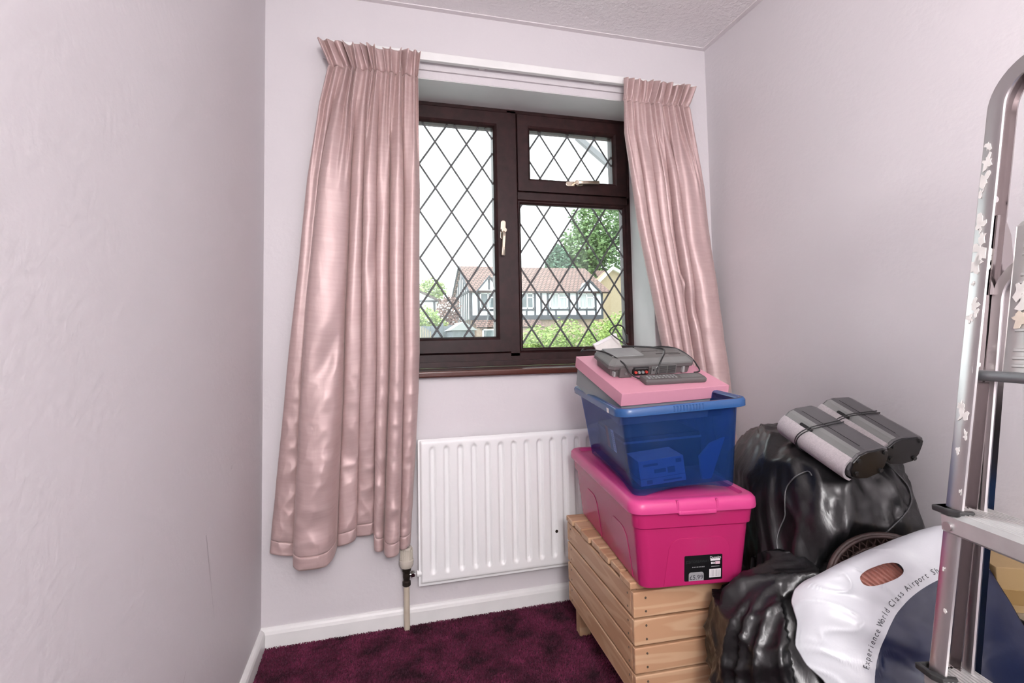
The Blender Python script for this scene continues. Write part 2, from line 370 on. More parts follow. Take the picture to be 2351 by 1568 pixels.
    for (y0, z0, y1, z1, w) in ((-0.62, 0.60, -0.55, 0.38, .0008), (-0.72, 0.28, -0.715, 0.22, .0014), (-0.775, 0.335, -0.745, 0.37, .0009), (-0.40, 0.71, -0.405, 0.70, .002)):
        d = Vector((0, y1-y0, z1-z0)); t = Vector((0, -d.z, d.y)).normalized()*w
        a, c = Vector((0.0006, y0, z0)), Vector((0.0006, y1, z1))
        mb.add([a-t, a+t, c+t*.5, c-t*.5], [(0, 1, 2, 3)])
    o = mb.build('scuff_mark', sc, bpy.data.objects['wall_left']); o['label'] = 'faint dark scuff marks on the wall'
build_room()

# ------------------------------------------------------------------ window
def mitre(x0, x1, z0, z1, prof):            # prof: closed polygon of (inset, y)
    rings = []
    for sx, sz in ((0, 0), (1, 0), (1, 1), (0, 1)):
        rings.append([((x0+i) if not sx else (x1-i), y, (z0+i) if not sz else (z1-i)) for i, y in prof])
    n = len(prof); vs = [p for r in rings for p in r]; fs = []
    for a in range(4):
        b = (a+1) % 4
        for i in range(n):
            j = (i+1) % n; fs.append((a*n+i, a*n+j, b*n+j, b*n+i))
    return vs, fs
def lattice(x0, x1, z0, z1, nx, nz, dx, dz, y, parent):
    sl = dz/dx
    for sg in (1, -1):
        for k in range(-24, 25):
            # line through (nx + k*dx, nz) with slope sg*sl
            cx = nx + k*dx; pts = []
            xa, xb = x0, x1
            za, zb = nz + sg*sl*(xa-cx), nz + sg*sl*(xb-cx)
            lo, hi = 0.0, 1.0
            d = zb-za
            t0, t1 = (z0-za)/d, (z1-za)/d
            if t0 > t1: t0, t1 = t1, t0
            lo, hi = max(lo, t0), min(hi, t1)
            if hi-lo < 0.02: continue
            A = Vector((lerp(xa, xb, lo), y, lerp(za, zb, lo))); B = Vector((lerp(xa, xb, hi), y, lerp(za, zb, hi)))
            u = (B-A).normalized(); n = Vector((-u.z, 0, u.x))*0.0042; q = Vector((0, -0.0022, 0)); off = Vector((0, 0.0004*sg, 0))
            vs = [A-n+off, A+n+off, B+n+off, B-n+off, A-n*.6+q+off, A+n*.6+q+off, B+n*.6+q+off, B-n*.6+q+off]
            to_mesh('lead_strip', vs, [(0, 1, 2, 3), (7, 6, 5, 4), (0, 4, 5, 1), (1, 5, 6, 2), (2, 6, 7, 3), (3, 7, 4, 0)], LEAD, parent)
def handle(parent, loc, rz, flip=1):
    # espagnolette handle drawn along local +x, base plate on xz plane facing -y
    h = MB(); M = Matrix.Translation(loc) @ Matrix.Rotation(rz, 4, 'Y')
    rings = []
    for t, y, w, th in ((0, -.014, .010, .007), (.012, -.022, .010, .007), (.03, -.026, .0085, .005), (.07, -.024, .0075, .004), (.108, -.022, .0085, .004), (.112, -.022, .006, .003)):
        rings.append([M @ Vector((t, y+dy*th, dz*w)) for dy, dz in ((-1, -.6), (-1, .6), (-.3, 1), (1, .6), (1, -.6), (-.3, -1))])
    h.loft(rings)
    h.cyl(M @ Vector((0, -.002, 0)), M @ Vector((0, -.026, 0)), .0115, 14)
    h.cyl(M @ Vector((0, -.026, 0)), M @ Vector((0, -.031, 0)), .006, 12)
    ob = h.build('handle', BRASS, parent, smooth='auto'); ob['label'] = 'champagne metal window handle'
    b = MB(); b.prism(rrect(.042, .011, .010, 4), .006, M @ Matrix.Translation((-.004, 0, 0)) @ Matrix.Rotation(R(90), 4, 'X'))
    b.build('handle_plate', BRASS, ob, bevel=.0015)
def build_window():
    w = struct(empty('window_1', (0, 0, 0)))
    # outer frame
    vs, fs = mitre(WX0-0.02, 1.588, 0.930, 2.104, [(0, FY), (.050, FY), (.060, FY+.012), (.060, FY+.07), (0, FY+.07)])
    to_mesh('outer_frame', vs, fs, MAHOG, w)
    # bottom rail stepped mouldings
    mb = MB(); mb.box(WX0, WX1, FY-.012, FY, .926, .950); mb.build('bottom_moulding', MAHOG, w, bevel=.003)
    # mullion and transom with chamfered faces
    def bar(name, horizontal, a0, a1, c, hw):
        prof = [(-hw, FY+.06), (-hw, FY+.010), (-hw+.010, FY), (hw-.010, FY), (hw, FY+.010), (hw, FY+.06)]
        rings = []
        for a in (a0, a1): rings.append([((a, y, c+o) if horizontal else (c+o, y, a)) for o, y in prof])
        return MB().loft(rings).build(name, MAHOG, w)
    bar('mullion', False, 0.965, 2.075, 0.976, 0.030)
    bar('transom', True, 1.000, 1.545, 1.680, 0.026)
    # pointed mullion feet where the welded mitres meet the frame
    for z, s in ((0.968, -1), (2.062, 1)):
        mb = MB(); M = Matrix.Translation((0.976, FY+.004, z)) @ Matrix.Rotation(R(90), 4, 'X')
        mb.prism([(-.024, 0), (.024, 0), (0, s*.026)] if s > 0 else [(-.024, 0), (0, s*.026), (.024, 0)], .0055, M); mb.build('mullion_foot', MAHOG, w)
    SP = lambda b: [(0, FY-.012), (b-.014, FY-.012), (b-.006, FY-.006), (b, FY+.006), (b, FY+.05), (0, FY+.05)]
    GY = FY+.018
    # left casement
    cs = empty('casement_sash', (0, 0, 0)); cs.parent = w
    vs, fs = mitre(0.322, 0.957, 0.988, 2.046, SP(.066)); to_mesh('sash_frame', vs, fs, MAHOG, cs)
    MB().box(.386, .893, GY, GY+.004, 1.052, 1.982).build('pane', GLASS, cs)
    lattice(.388, .891, 1.054, 1.980, 0.7055, 1.392, .138, .2035, GY-.001, cs)
    handle(cs, Vector((.925, FY-.012, 1.515)), R(93))
    # top hung light
    th = empty('top_hung_sash', (0, 0, 0)); th.parent = w
    vs, fs = mitre(1.000, 1.530, 1.700, 2.046, SP(.062)); to_mesh('sash_frame', vs, fs, MAHOG, th)
    MB().box(1.060, 1.470, GY, GY+.004, 1.760, 1.986).build('pane', GLASS, th)
    lattice(1.062, 1.468, 1.762, 1.984, 1.1805, 1.872, .136, .2035, GY-.001, th)
    handle(th, Vector((1.27, FY-.012, 1.745)), R(-4))
    # fixed light
    fx = empty('fixed_light', (0, 0, 0)); fx.parent = w
    vs, fs = mitre(1.003, 1.528, 0.990, 1.657, [(0, FY+.004), (.004, FY+.004), (.012, FY+.014), (.012, FY+.03), (0, FY+.03)]); to_mesh('glazing_bead', vs, fs, MAHOG, fx)
    MB().box(1.010, 1.520, GY, GY+.004, .998, 1.650).build('pane', GLASS, fx)
    lattice(1.012, 1.518, 1.0, 1.648, 1.262, 1.390, .1365, .2035, GY-.001, fx)
    # sill board
    s = MB(); s.box(WX0, WX1, -0.030, FY+.01, .901, .925)
    s2 = s.build('window_sill', SILLM, w, bevel=.006, seg=3); s2['label'] = 'varnished dark wooden window board with a rounded nose'
build_window()

# ================================================================== OUTSIDE
GZ = -0.45
BRICK = mat('brown_brick', (0.42, 0.30, 0.24), 0.8, var=0.25, vscale=12)
TANB = mat('tan_brick', (0.40, 0.305, 0.205), 0.8, var=0.12, vscale=8, bump=0.1, bscale=30)
RENDER = mat('white_render', (0.82, 0.84, 0.88), 0.8, var=0.04, vscale=2)
BEAM = mat('black_timber', (0.045, 0.05, 0.062), 0.6, var=0.2)
UPVC = mat('white_upvc', (0.88, 0.89, 0.9), 0.4, var=0.02)
PANE = mat('dark_window_glass', (0.13, 0.16, 0.17), 0.12, var=0.4, vscale=1.2)
NET = mat('net_curtain', (0.50, 0.52, 0.52), 0.8, var=0.4, vscale=3, stretch=(8, 1, .3))
ROAD = mat('grey_paving', (0.33, 0.33, 0.34), 0.9, var=0.2, vscale=1)
GRASS = mat('grass', (0.16, 0.24, 0.07), 0.9, var=0.4, vscale=2)
GREYF = mat('grey_painted_boards', (0.16, 0.18, 0.20), 0.7, var=0.3, vscale=6)
FENCEM = mat('weathered_fence', (0.30, 0.25, 0.19), 0.8, var=0.3, vscale=6)
def tile_mat():
    m = bpy.data.materials.new('red_roof_tiles'); m.use_nodes = True; nt = m.node_tree; b = nt.nodes['Principled BSDF']; b.inputs['Roughness'].default_value = 0.8
    tc = nd(nt, 'ShaderNodeTexCoord'); br = nd(nt, 'ShaderNodeTexBrick'); br.inputs['Scale'].default_value = 1.0
    br.inputs['Color1'].default_value = (0.235, 0.135, 0.112, 1); br.inputs['Color2'].default_value = (0.275, 0.165, 0.138, 1); br.inputs['Mortar'].default_value = (0.07, 0.045, 0.04, 1)
    br.inputs['Mortar Size'].default_value = 0.035; br.inputs['Brick Width'].default_value = 0.27; br.inputs['Row Height'].default_value = 0.26
    nt.links.new(tc.outputs['UV'], br.inputs[0]); nt.links.new(br.outputs[0], b.inputs['Base Color'])
    return m
TILES = tile_mat()
def roof_quad(name, a, b, c, d, parent, th=0.12):     # a,b eave; c,d ridge
    a, b, c, d = (Vector(q) for q in (a, b, c, d)); n = (b-a).cross(d-a).normalized()*th
    vs = [a, b, c, d, a-n, b-n, c-n, d-n]
    L, S = (b-a).length, (d-a).length; uv = [(0, 0), (L, 0), (L, S), (0, S)]*2
    return to_mesh(name, vs, [(0, 1, 2, 3), (7, 6, 5, 4), (0, 4, 5, 1), (1, 5, 6, 2), (2, 6, 7, 3), (3, 7, 4, 0)], TILES, parent, uvs=uv)
def far_window(parent, x0, x1, z0, z1, y, split=1, net=False, top=True):
    fr = MB(); t = .07; fr.box(x0, x1, y-.06, y+.02, z0, z0+t); fr.box(x0, x1, y-.06, y+.02, z1-t, z1)
    fr.box(x0, x0+t, y-.06, y+.02, z0, z1); fr.box(x1-t, x1, y-.06, y+.02, z0, z1)
    for k in range(1, split+1):
        c = lerp(x0, x1, k/(split+1)); fr.box(c-t*.45, c+t*.45, y-.06, y+.02, z0, z1)
    if top: fr.box(lerp(x0, x1, .5), x1, y-.06, y+.02, lerp(z0, z1, .68), lerp(z0, z1, .68)+.06)
    f = fr.build('window_frame', UPVC, parent)
    MB().box(x0+t, x1-t, y-.01, y+.01, z0+t, z1-t).build('window_pane', NET if net else PANE, f)
def build_outside():
    struct(MB().box(-60, 90, 0.3, 120, GZ-.2, GZ).build('ground', GRASS))
    struct(MB().box(-60, 90, 16, 24, GZ, GZ+.02).build('road', ROAD))
    struct(MB().box(-30, 40, 0.31, 10, GZ, GZ+.02).build('bounce_ground', mat('pale_bounce', (0.46, 0.44, 0.43), 0.9, var=0.1, vscale=2)))  # unseen pale ground added to bounce neutral light up into the window recess
    # ---- terrace with black and white timbering
    h = empty('timbered_house', (0, 28, GZ)); tag(h, 'white house with black timber framing and a red tiled roof', 'house')
    O = lambda x, y, z: (x, y-28, z-GZ)
    xl, xr, ze, zm = 5.95, 14.45, 4.02, 2.36
    def part(name, m, x0, x1, y0, y1, z0, z1, par=h): return MB().box(x0, x1, y0-28, y1-28, z0-GZ, z1-GZ).build(name, m, par)
    part('lower_wall', BRICK, xl+.1, xr-.1, 28.3, 33.7, GZ, 2.3)
    part('upper_wall', RENDER, xl, xr, 28, 34, 2.3, ze)
    part('floor_beam', BEAM, xl-.03, xr+.03, 27.94, 28, 2.22, 2.50)
    part('eave_beam', BEAM, xl-.03, xr+.03, 27.94, 28, 3.92, 4.04)
    for x in (5.98, 6.42, 7.55, 8.95, 9.95, 10.35, 10.78, 12.2, 12.72, 13.98, 14.42): part('timber_post', BEAM, x-.06, x+.06, 27.95, 28, 2.5, 3.92)
    part('sill_beam', BEAM, 6.42, 7.55, 27.95, 28, 2.77, 2.88); part('sill_beam', BEAM, 8.95, 9.95, 27.95, 28, 2.77, 2.88)
    part('sill_beam', BEAM, 10.35, 12.2, 27.95, 28, 2.77, 2.88); part('sill_beam', BEAM, 12.72, 13.98, 27.95, 28, 2.77, 2.88)
    for x in (7.0, 9.4, 11.3, 13.35): part('short_post', BEAM, x-.05, x+.05, 27.95, 28, 2.5, 2.77)
    for i, (x0, x1, nt_) in enumerate(((6.50, 7.48, False), (9.02, 9.85, False), (10.9, 12.07, True), (12.85, 13.87, True))):
        f = empty('upper_window', (0, 0, 0)); f.parent = h; far_window(f, x0, x1, 2.90-GZ, 3.86-GZ, -0.02, 1, nt_)
    # gable end timbering
    for k in range(9):
        y = 28.25 + k*.68; zt = ze + max(0, 1.85 - abs(y-31)*0.62) - .1
        part('gable_post', BEAM, xl-.05, xl, y-.09, y+.09, 1.9, zt)
    part('gable_beam', BEAM, xl-.05, xl, 28, 34, 3.9, 4.05)
    # gable wall triangle both ends
    for x in (xl, xr-.1):
        mb = MB(); mb.loft([[O(x+q, 28, ze), O(x+q, 34, ze), O(x+q, 31, 5.82)] for q in (0, .1)]); mb.build('gable_wall', RENDER, h)
    roof_quad('front_roof', O(xl-.2, 27.65, ze-.08), O(xr+.45, 27.65, ze-.08), O(xr+.15, 31, 5.88), O(xl-.15, 31, 5.88), h)
    roof_quad('rear_roof', O(xr+.45, 34.35, ze-.08), O(xl-.2, 34.35, ze-.08), O(xl-.15, 31, 5.88), O(xr+.15, 31, 5.88), h)
    for y in (27.65, 34.35):
        mb = MB(); mb.tube([O(xl-.2, y, ze-.12), O(xl-.2, 31, 5.84)], .07, 6); mb.build('bargeboard', BEAM, h)
    for cx, zp in ((7.01, 4.72), (13.42, 4.58)):
        d = empty('gablet', (0, 0, 0)); d.parent = h; hw = .66
        mb = MB(); mb.loft([[O(cx-hw, y, ze-.05), O(cx+hw, y, ze-.05), O(cx, y, zp)] for y in (27.7, 29.6)]); mb.build('gablet_wall', RENDER, d)
        for s in (-1, 1):
            mb = MB(); mb.loft([[O(cx+s*(hw+.14), y, ze-.1), O(cx+s*(hw+.14), y, ze-.22), O(cx, y, zp+.02), O(cx, y, zp+.15)] for y in (27.55, 27.7)]); mb.build('gablet_board', BEAM, d)
        MB().box(cx-.05, cx+.05, -.33, -.3, ze-GZ, zp-GZ-.05).build('king_post', BEAM, d)
    roof_quad('bay_roof', O(6.1, 27.0, 1.78), O(10.2, 27.0, 1.78), O(10.2, 28, 2.26), O(6.1, 28, 2.26), h, .08)
    part('bay_wall', BRICK, 6.3, 10.0, 27.15, 28.3, GZ, 1.8)
    f = empty('ground_window', (0, 0, 0)); f.parent = h; far_window(f, 6.44, 7.3, 0.8-GZ, 1.66-GZ, -.87, 0, False, False)
    # ---- tan brick house on the right
    h = empty('brick_house', (20, 37, GZ)); tag(h, 'tan brick house gable with white bargeboards at the right', 'house')
    def O(x, y, z): return (.377+(x-.377)*1.395-20, y-37, 1.04+(z-1.04)*1.395-GZ)
    mb = MB(); mb.loft([[O(12.95, y, -.03), O(18, y, -.03), O(18, y, 3.4), O(14.13, y, 5.1), O(12.95, y, 4.1)] for y in (37, 38.5)]); mb.build('wall', TANB, h)
    for a, b in (((12.7, 3.98), (14.13, 5.27)), ((18.1, 3.32), (14.13, 5.27))):
        mb = MB(); mb.loft([[O(a[0], y, a[1]), O(a[0], y, a[1]-.16), O(b[0], y, b[1]-.18), O(b[0], y, b[1])] for y in (36.6, 36.9)]); mb.build('bargeboard', UPVC, h)
    roof_quad('roof', O(13.9, 38.4, 4.5), O(19.5, 38.4, 4.5), O(19.5, 41, 5.45), O(14.35, 41, 5.45), h)
    MB().box(-.6, 6.6, 1.4, 5.0, 0, 1.04+(4.5-1.04)*1.395-GZ).build('main_wall', TANB, h)
    # ---- white house on the left
    h = empty('white_house', (2.5, 34, GZ)); tag(h, 'small white house with a low roof seen at the left of the window', 'house')
    O = lambda x, y, z: (x-2.5, y-34, z-GZ)
    mb = MB(); mb.loft([[O(-1, y, GZ), O(4.75, y, GZ), O(4.75, y, 3.9), O(3.2, y, 4.55), O(-1, y, 4.2)] for y in (34, 40)]); mb.build('wall', RENDER, h)
    roof_quad('roof', O(3.1, 33.7, 4.72), O(5.0, 33.7, 3.8), O(5.0, 40, 3.8), O(3.1, 40, 4.72), h)
    roof_quad('roof', O(-1, 33.7, 4.2), O(3.1, 33.7, 4.72), O(3.1, 40, 4.72), O(-1, 40, 4.2), h)
    MB().box(*[q for q in (-3.5, 2.2, -.06, 0)], 3.75-GZ, 3.87-GZ).build('timber_beam', BEAM, h)
    MB().box(1.9, 2.05, -.06, 0, 1.0-GZ, 3.8-GZ).build('drain_pipe', BEAM, h)
    # ---- vegetation
    def leafmat(n, c1, c2):
        m = bpy.data.materials.new(n); m.use_nodes = True; nt = m.node_tree; b = nt.nodes['Principled BSDF']; b.inputs['Roughness'].default_value = 0.6
        gi = nd(nt, 'ShaderNodeNewGeometry'); cr = nd(nt, 'ShaderNodeValToRGB'); cr.color_ramp.elements[0].color = (*c1, 1); cr.color_ramp.elements[1].color = (*c2, 1)
        nt.links.new(gi.outputs['Random Per Island'], cr.inputs[0]); nt.links.new(cr.outputs[0], b.inputs['Base Color']); return m
    BARK = mat('bark', (0.10, 0.075, 0.055), 0.9, var=0.3)
    def plant(name, label, cat, base, blobs, n, leaf, m, group=None, trunk=0.12, seed=1):
        rnd = random.Random(seed); e = empty(name, (base[0], base[1], GZ)); tag(e, label, cat, group)
        vs, fs = [], []; tot = sum(b[3]*b[4] for b in blobs)
        for (bx, by, bz, rx, rz) in blobs:
            for i in range(int(n*rx*rz/tot)):
                u = rnd.uniform(-1, 1); a = rnd.uniform(0, 2*PI); s = math.sqrt(1-u*u); rr = rnd.uniform(.55, 1.08)*(1+.18*noise.noise((bx+s*math.cos(a)*2, by+s*math.sin(a)*2, bz+u*2)))
                c = Vector((bx-base[0] + rx*rr*s*math.cos(a), by-base[1] + rx*rr*s*math.sin(a), bz-GZ + rz*rr*u))
                d1 = Vector((rnd.uniform(-1, 1), rnd.uniform(-1, 1), rnd.uniform(-.5, .5))).normalized()*leaf*rnd.uniform(.6, 1.2)
                d2 = d1.cross(Vector((rnd.uniform(-1, 1), rnd.uniform(-1, 1), rnd.uniform(.2, 1)))).normalized()*leaf*.55
                k = len(vs); vs += [c-d1, c+d2, c+d1, c-d2]; fs.append((k, k+1, k+2, k+3))
        cr = to_mesh('foliage', vs, fs, m, e); cr['kind'] = 'stuff'
        zt = max(b[2] for b in blobs)
        MB().tube([(0, 0, 0), (.03, 0, (zt-GZ)*.5), (0, .02, zt-GZ)], [trunk, trunk*.8, trunk*.3], 8).build('trunk', BARK, e)
    L1 = leafmat('tree_leaf', (0.10, 0.17, 0.07), (0.24, 0.36, 0.15)); L2 = leafmat('lime_leaf', (0.16, 0.26, 0.05), (0.44, 0.55, 0.17))
    L3 = leafmat('conifer_needle', (0.08, 0.15, 0.10), (0.15, 0.25, 0.16)); L4 = leafmat('copper_leaf', (0.13, 0.07, 0.06), (0.34, 0.20, 0.16))
    plant('tall_tree', 'tall leafy green tree rising behind the tan brick house', 'tree', (21.4, 46), [(21.2, 46, 10.0, 2.9, 2.4), (22.9, 46, 12.8, 3.0, 2.5), (20.2, 46, 7.8, 2.1, 2.1), (24.0, 46, 8.9, 3.0, 3.0), (21.4, 46, 6.3, 2.8, 2.0)], 11000, .23, L1, trunk=.35, seed=2)
    plant('conifer', 'dark conifer poking above the red roof', 'tree', (16.0, 40), [(16, 40, 6.5, 1.7, 1.3), (16, 40, 7.7, 1.1, 1.0), (16, 40, 8.6, .5, .7)], 3500, .18, L3, trunk=.2, seed=3)
    plant('distant_tree', 'pale green tree beside the gable of the timbered house', 'tree', (5.2, 42), [(5.2, 42, 5.3, 1.2, 1.0), (4.4, 42, 4.6, .9, .8)], 2200, .14, L2, trunk=.2, seed=4)
    plant('distant_tree', 'green tree behind the white house roof', 'tree', (4.0, 49), [(4.0, 49, 5.7, 1.4, 1.1)], 1600, .14, L1, trunk=.2, seed=14)
    plant('copper_bush', 'reddish brown bush between the two white houses', 'bush', (4.3, 25), [(4.2, 25, 2.7, .62, .75), (4.35, 25, 1.6, .6, .9), (4.0, 25, 1.2, .5, .9)], 3200, .085, L4, trunk=.1, seed=5)
    plant('green_bush', 'rounded green bush in front of the white house', 'bush', (2.7, 20), [(2.55, 20, 1.9, .55, .55), (3.0, 20, 1.55, .45, .5), (2.3, 20, 1.2, .5, .8)], 3200, .07, L2, trunk=.08, seed=6)
    for i, (x, y, z, rr, rz, s, lb) in enumerate(((4.75, 11.5, 1.02, .42, .40, 8, 'lime green garden shrub at the left end of the row outside'), (6.05, 12.7, 1.14, .60, .50, 9, 'broad lime green garden shrub in the middle of the row outside'),
                                           (6.35, 11.0, 1.06, .42, .45, 10, 'lime green garden shrub right of the broad one outside'), (7.75, 12.6, 1.26, .50, .55, 11, 'lime green garden shrub at the right end of the row outside'))):
        plant('garden_shrub', lb, 'shrub', (x, y), [(x, y, z, rr, rz), (x+.1, y-.1, z-.7, rr, .8), (x-.3, y, z-.2, rr*.7, rz*.8)], 2600, .05, L2, 'shrubs below the window', trunk=.05, seed=s)
    # ---- boundary wall, fence and garden clutter on the left
    e = empty('board_fence', (2.4, 18, GZ)); tag(e, 'grey board fence across the garden at the left', 'fence')
    for k in range(12):
        x = -.75 + k*.17; MB().box(x, x+.16, -.03, .03, 0, 1.62-GZ+.02*math.sin(k*3)).build('fence_board', GREYF, e)
    for x in (-.78, .55, 1.3): MB().box(x-.05, x+.05, .03, .12, 0, 1.72-GZ).build('fence_post', GREYF, e)
    e = empty('picket_fence', (1.72, 14, GZ)); tag(e, 'brown picket fence section at the bottom left of the window', 'fence')
    for k in range(10):
        x = -.35 + k*.075; MB().box(x, x+.045, -.012, .012, 0, 1.50-GZ - .018*k*max(0, (k-5))*.25).build('picket', FENCEM, e)
    MB().box(-.37, .42, .012, .04, .9, .98).build('rail', FENCEM, e)
    e = empty('garden_shed', (3.45, 16.3, GZ)); tag(e, 'slate grey garden shed with a pitched roof by the fence', 'shed')
    MB().box(-.35, .45, 0, 1.5, 0, 1.45-GZ).build('shed_wall', GREYF, e)
    mb = MB(); mb.loft([[(-.45, y, 1.4-GZ), (.55, y, 1.4-GZ), (.05, y, 1.72-GZ)] for y in (-.1, 1.6)]); mb.build('shed_roof', ROAD, e)
    # ---- this house's own verge, seen through the top light
    v = empty('roof_verge', (2.0, 1.0, 1.7)); tag(v, 'pale verge board of this house seen through the small top pane', 'roof edge')
    mb = MB(); mb.loft([[(-.36, y, .60), (.6, y, -.10), (.6, y, .9), (-.36, y, .9)] for y in (0, .12)]); mb.build('soffit_board', UPVC, v)
    mb = MB(); mb.loft([[(-.385, y, .60), (.6, y, -.145), (.6, y, -.09), (-.365, y, .625)] for y in (-.03, .0)]); mb.build('fascia_edge', ROAD, v)
build_outside()

# ================================================================== CURTAINS
def gauss(x, c, w): return math.exp(-((x-c)/w)**2)
def tri(p, t): return lerp(p[0], p[1], t*2) if t < .5 else lerp(p[1], p[2], t*2-1)
def curtain(name, label, xl, xr, y0, vals, hts, hem, zt, ztape, zb, npl, seed, hem_h=0.045, NS=320, NV=340, crumple=0.006, wob=0.004, ruf=0.023, dents=()):
    rnd = random.Random(seed); ph = [rnd.uniform(-.45, .45) for _ in range(60)]; am = [rnd.uniform(.45, 1.25) for _ in range(60)]
    def pl(s, o=0):                              # irregular pencil pleats
        q = s*npl + 3; i = int(q); f = q-i
        return math.sin(2*PI*(q + lerp(ph[(i+o) % 60], ph[(i+1+o) % 60], f)*0.8))*lerp(am[(i+o) % 60], am[(i+1+o) % 60], f)
    def pos(s, v):
        zbs = zb + interp(s, hem); z = zt - v*(zt-zbs); t = min(1, max(0, (ztape-z)/(ztape-zb))); L, Rr = interp(-z, xl), interp(-z, xr)
        y = interp(-z, y0)
        vv = [0] + [tri(p, t) for p in vals] + [1]; xo = 0
        for a, b, h in zip(vv, vv[1:], hts):     # round columns of cloth between narrow valleys
            if a <= s <= b and b > a:
                q = (s-a)/(b-a); sk = h[3] if len(h) > 3 else .5
                q = q**(math.log(.5)/math.log(sk)); hh = tri(h, t)*sstep(-.02, .22, t); y -= hh*(math.sin(PI*q)**.62)
                xo = -.15*(b-a)*(Rr-L)*math.sin(2*PI*q)*min(1, hh/.04)*(0 if (a == 0 and q < .5) or (b == 1 and q > .5) else 1)
        k = sstep(.30, 0.0, t); p = pl(s)
        if z < ztape: y -= (0.0120*p*k + 0.0035*pl(s*.63+.2)*sstep(.9, .1, t))
        else:
            h = (z-ztape)/(zt-ztape); y -= lerp(0.0105, ruf, h)*p + .006*h
        x = lerp(L, Rr, s) + xo
        if z >= ztape:
            h = (z-ztape)/(zt-ztape); x += 0.010*h*pl(s+.27/npl, 7)*min(1, 6*s, 6*(1-s))
            z += h*(0.012*noise.noise((s*9, seed, 0)) - .006*p)
        x += wob*noise.noise((s*5, z*2.2, seed))*sstep(0, .2, t)
        for (sc, zc, sw, zw, am_, sl) in dents: y -= am_*gauss(s - sl*(z-zc), sc, sw)*gauss(z, zc, zw)
        c = crumple*sstep(.50, 1.0, t) + .0008*sstep(0, .2, t)
        n1 = noise.noise((s*5+z*4, z*9-s*5, seed+3.1)); n2 = noise.noise((s*13-z*11, z*19+s*9, seed+7.7))
        y -= c*(1-abs(n1)*2.4) + c*.45*(1-abs(n2)*2)
        y += 0.007*gauss(z, ztape, .009)
        if abs(z - (zbs+hem_h)) < .004: y += 0.0018
        return Vector((x, min(y, -0.006), z))
    G = [[pos(i/NS, j/NV) for i in range(NS+1)] for j in range(NV+1)]
    root = empty(name, (G[0][0].x, y0[0][1], zt)); tag(root, label, 'curtain', 'pair of pink curtains')
    off = root.location
    jt = next(j for j in range(NV+1) if zt - j/NV*(zt-zb) <= ztape); jh = next(j for j in range(NV+1) if zt - j/NV*(zt-zb) <= zb+hem_h)
    for nm, a, b in (('heading_ruffle', 0, jt), ('drape', jt, jh), ('hem', jh, NV)):
        vs, uv = [], []
        for j in range(a, b+1):
            for i in range(NS+1): vs.append(G[j][i]-off); uv.append((i/NS, j/NV))
        n = NS+1; fs = [(j*n+i, j*n+i+1, (j+1)*n+i+1, (j+1)*n+i) for j in range(b-a) for i in range(NS)]
        o = to_mesh(nm, vs, fs, SILK, root, smooth=True, uvs=uv)
        sm = o.modifiers.new('cloth', 'SOLIDIFY'); sm.thickness = 0.0012; sm.offset = 0
    return root
curtain('curtain', 'long dusty pink satin curtain left of the window, reaching below the radiator top',
        [(-2.13, .187), (-2.045, .224), (-1.9, .192), (-1.63, .154), (-1.02, .093), (-.73, .068), (-.34, .034)],
        [(-2.13, .552), (-2.045, .543), (-1.6, .546), (-1.0, .541), (-.857, .536), (-.6, .520), (-.30, .502)],
        [(-2.13, -.072), (-2.045, -.066), (-1.5, -.050), (-.9, -.046), (-.3, -.040)],
        # valleys: place along the width at top / middle / hem
        [(.13, .105, .185), (.345, .40, .46), (.46, .53, .60), (.575, .645, .735), (.70, .75, .80), (.83, .86, .91)],
        # column depths top / middle / hem (and where the crest sits)
        [(.016, .018, .024), (.036, .076, .104, .42), (.022, .038, .028), (.028, .058, .012, .4), (.022, .042, .052, .35), (.026, .054, .080), (.022, .038, .044)],
        [(0, .020), (.10, .012), (.18, .0), (.26, -.016), (.36, -.012), (.46, .016), (.60, .040), (.72, .046), (.745, .0), (.84, -.016), (1, -.002)],
        2.13, 2.045, .315, 13.0, 3,
        dents=((.27, .98, .05, .10, -.018, .25), (.52, .62, .07, .10, -.016, -.5), (.30, .60, .06, .14, .012, .3), (.60, 1.38, .03, .12, -.012, .2)))
curtain('curtain', 'narrower dusty pink satin curtain at the right, trailing behind the stacked boxes',
        [(-2.13, 1.398), (-2.045, 1.400), (-1.9, 1.398), (-1.53, 1.446), (-1.136, 1.508), (-1.0, 1.53), (-.5, 1.60)],
        [(-2.13, 1.741), (-2.045, 1.715), (-1.88, 1.742), (-1.68, 1.772), (-1.28, 1.806), (-.89, 1.832), (-.46, 1.838)],
        [(-2.13, -.072), (-2.045, -.066), (-1.5, -.056), (-1.0, -.080), (-.45, -.12)],
        [(.16, .15, .15), (.32, .28, .26), (.44, .405, .38), (.54, .47, .44), (.64, .59, .54)],
        [(.022, .034, .030), (.022, .038, .034), (.022, .044, .038), (.018, .024, .024), (.026, .058, .046), (.034, .078, .080, .42)],
        [(0, 0), (1, 0)], 2.13, 2.045, .44, 11.5, 11, crumple=.004,
        dents=((.45, 1.26, .05, .035, .022, .4), (.55, 1.16, .05, .07, -.016, .3), (.80, 1.40, .10, .08, -.010, -.6)))
def build_rail():
    r = empty('curtain_rail', (1.0, 0, 2.13)); tag(r, 'slim white curtain rail fixed above the window', 'curtain rail')
    MB().box(-.79, .76, -.050, -.030, -.012, .020).build('track', WHITE, r, bevel=.003)
    for x in (-.7, -.2, .3, .7): MB().box(x-.012, x+.012, -.032, 0, -.006, .014).build('bracket', WHITE, r)
    struct(MB().box(.2, 1.76, -.010, 0, 2.100, 2.150).build('trim_2', WALL))
build_rail()

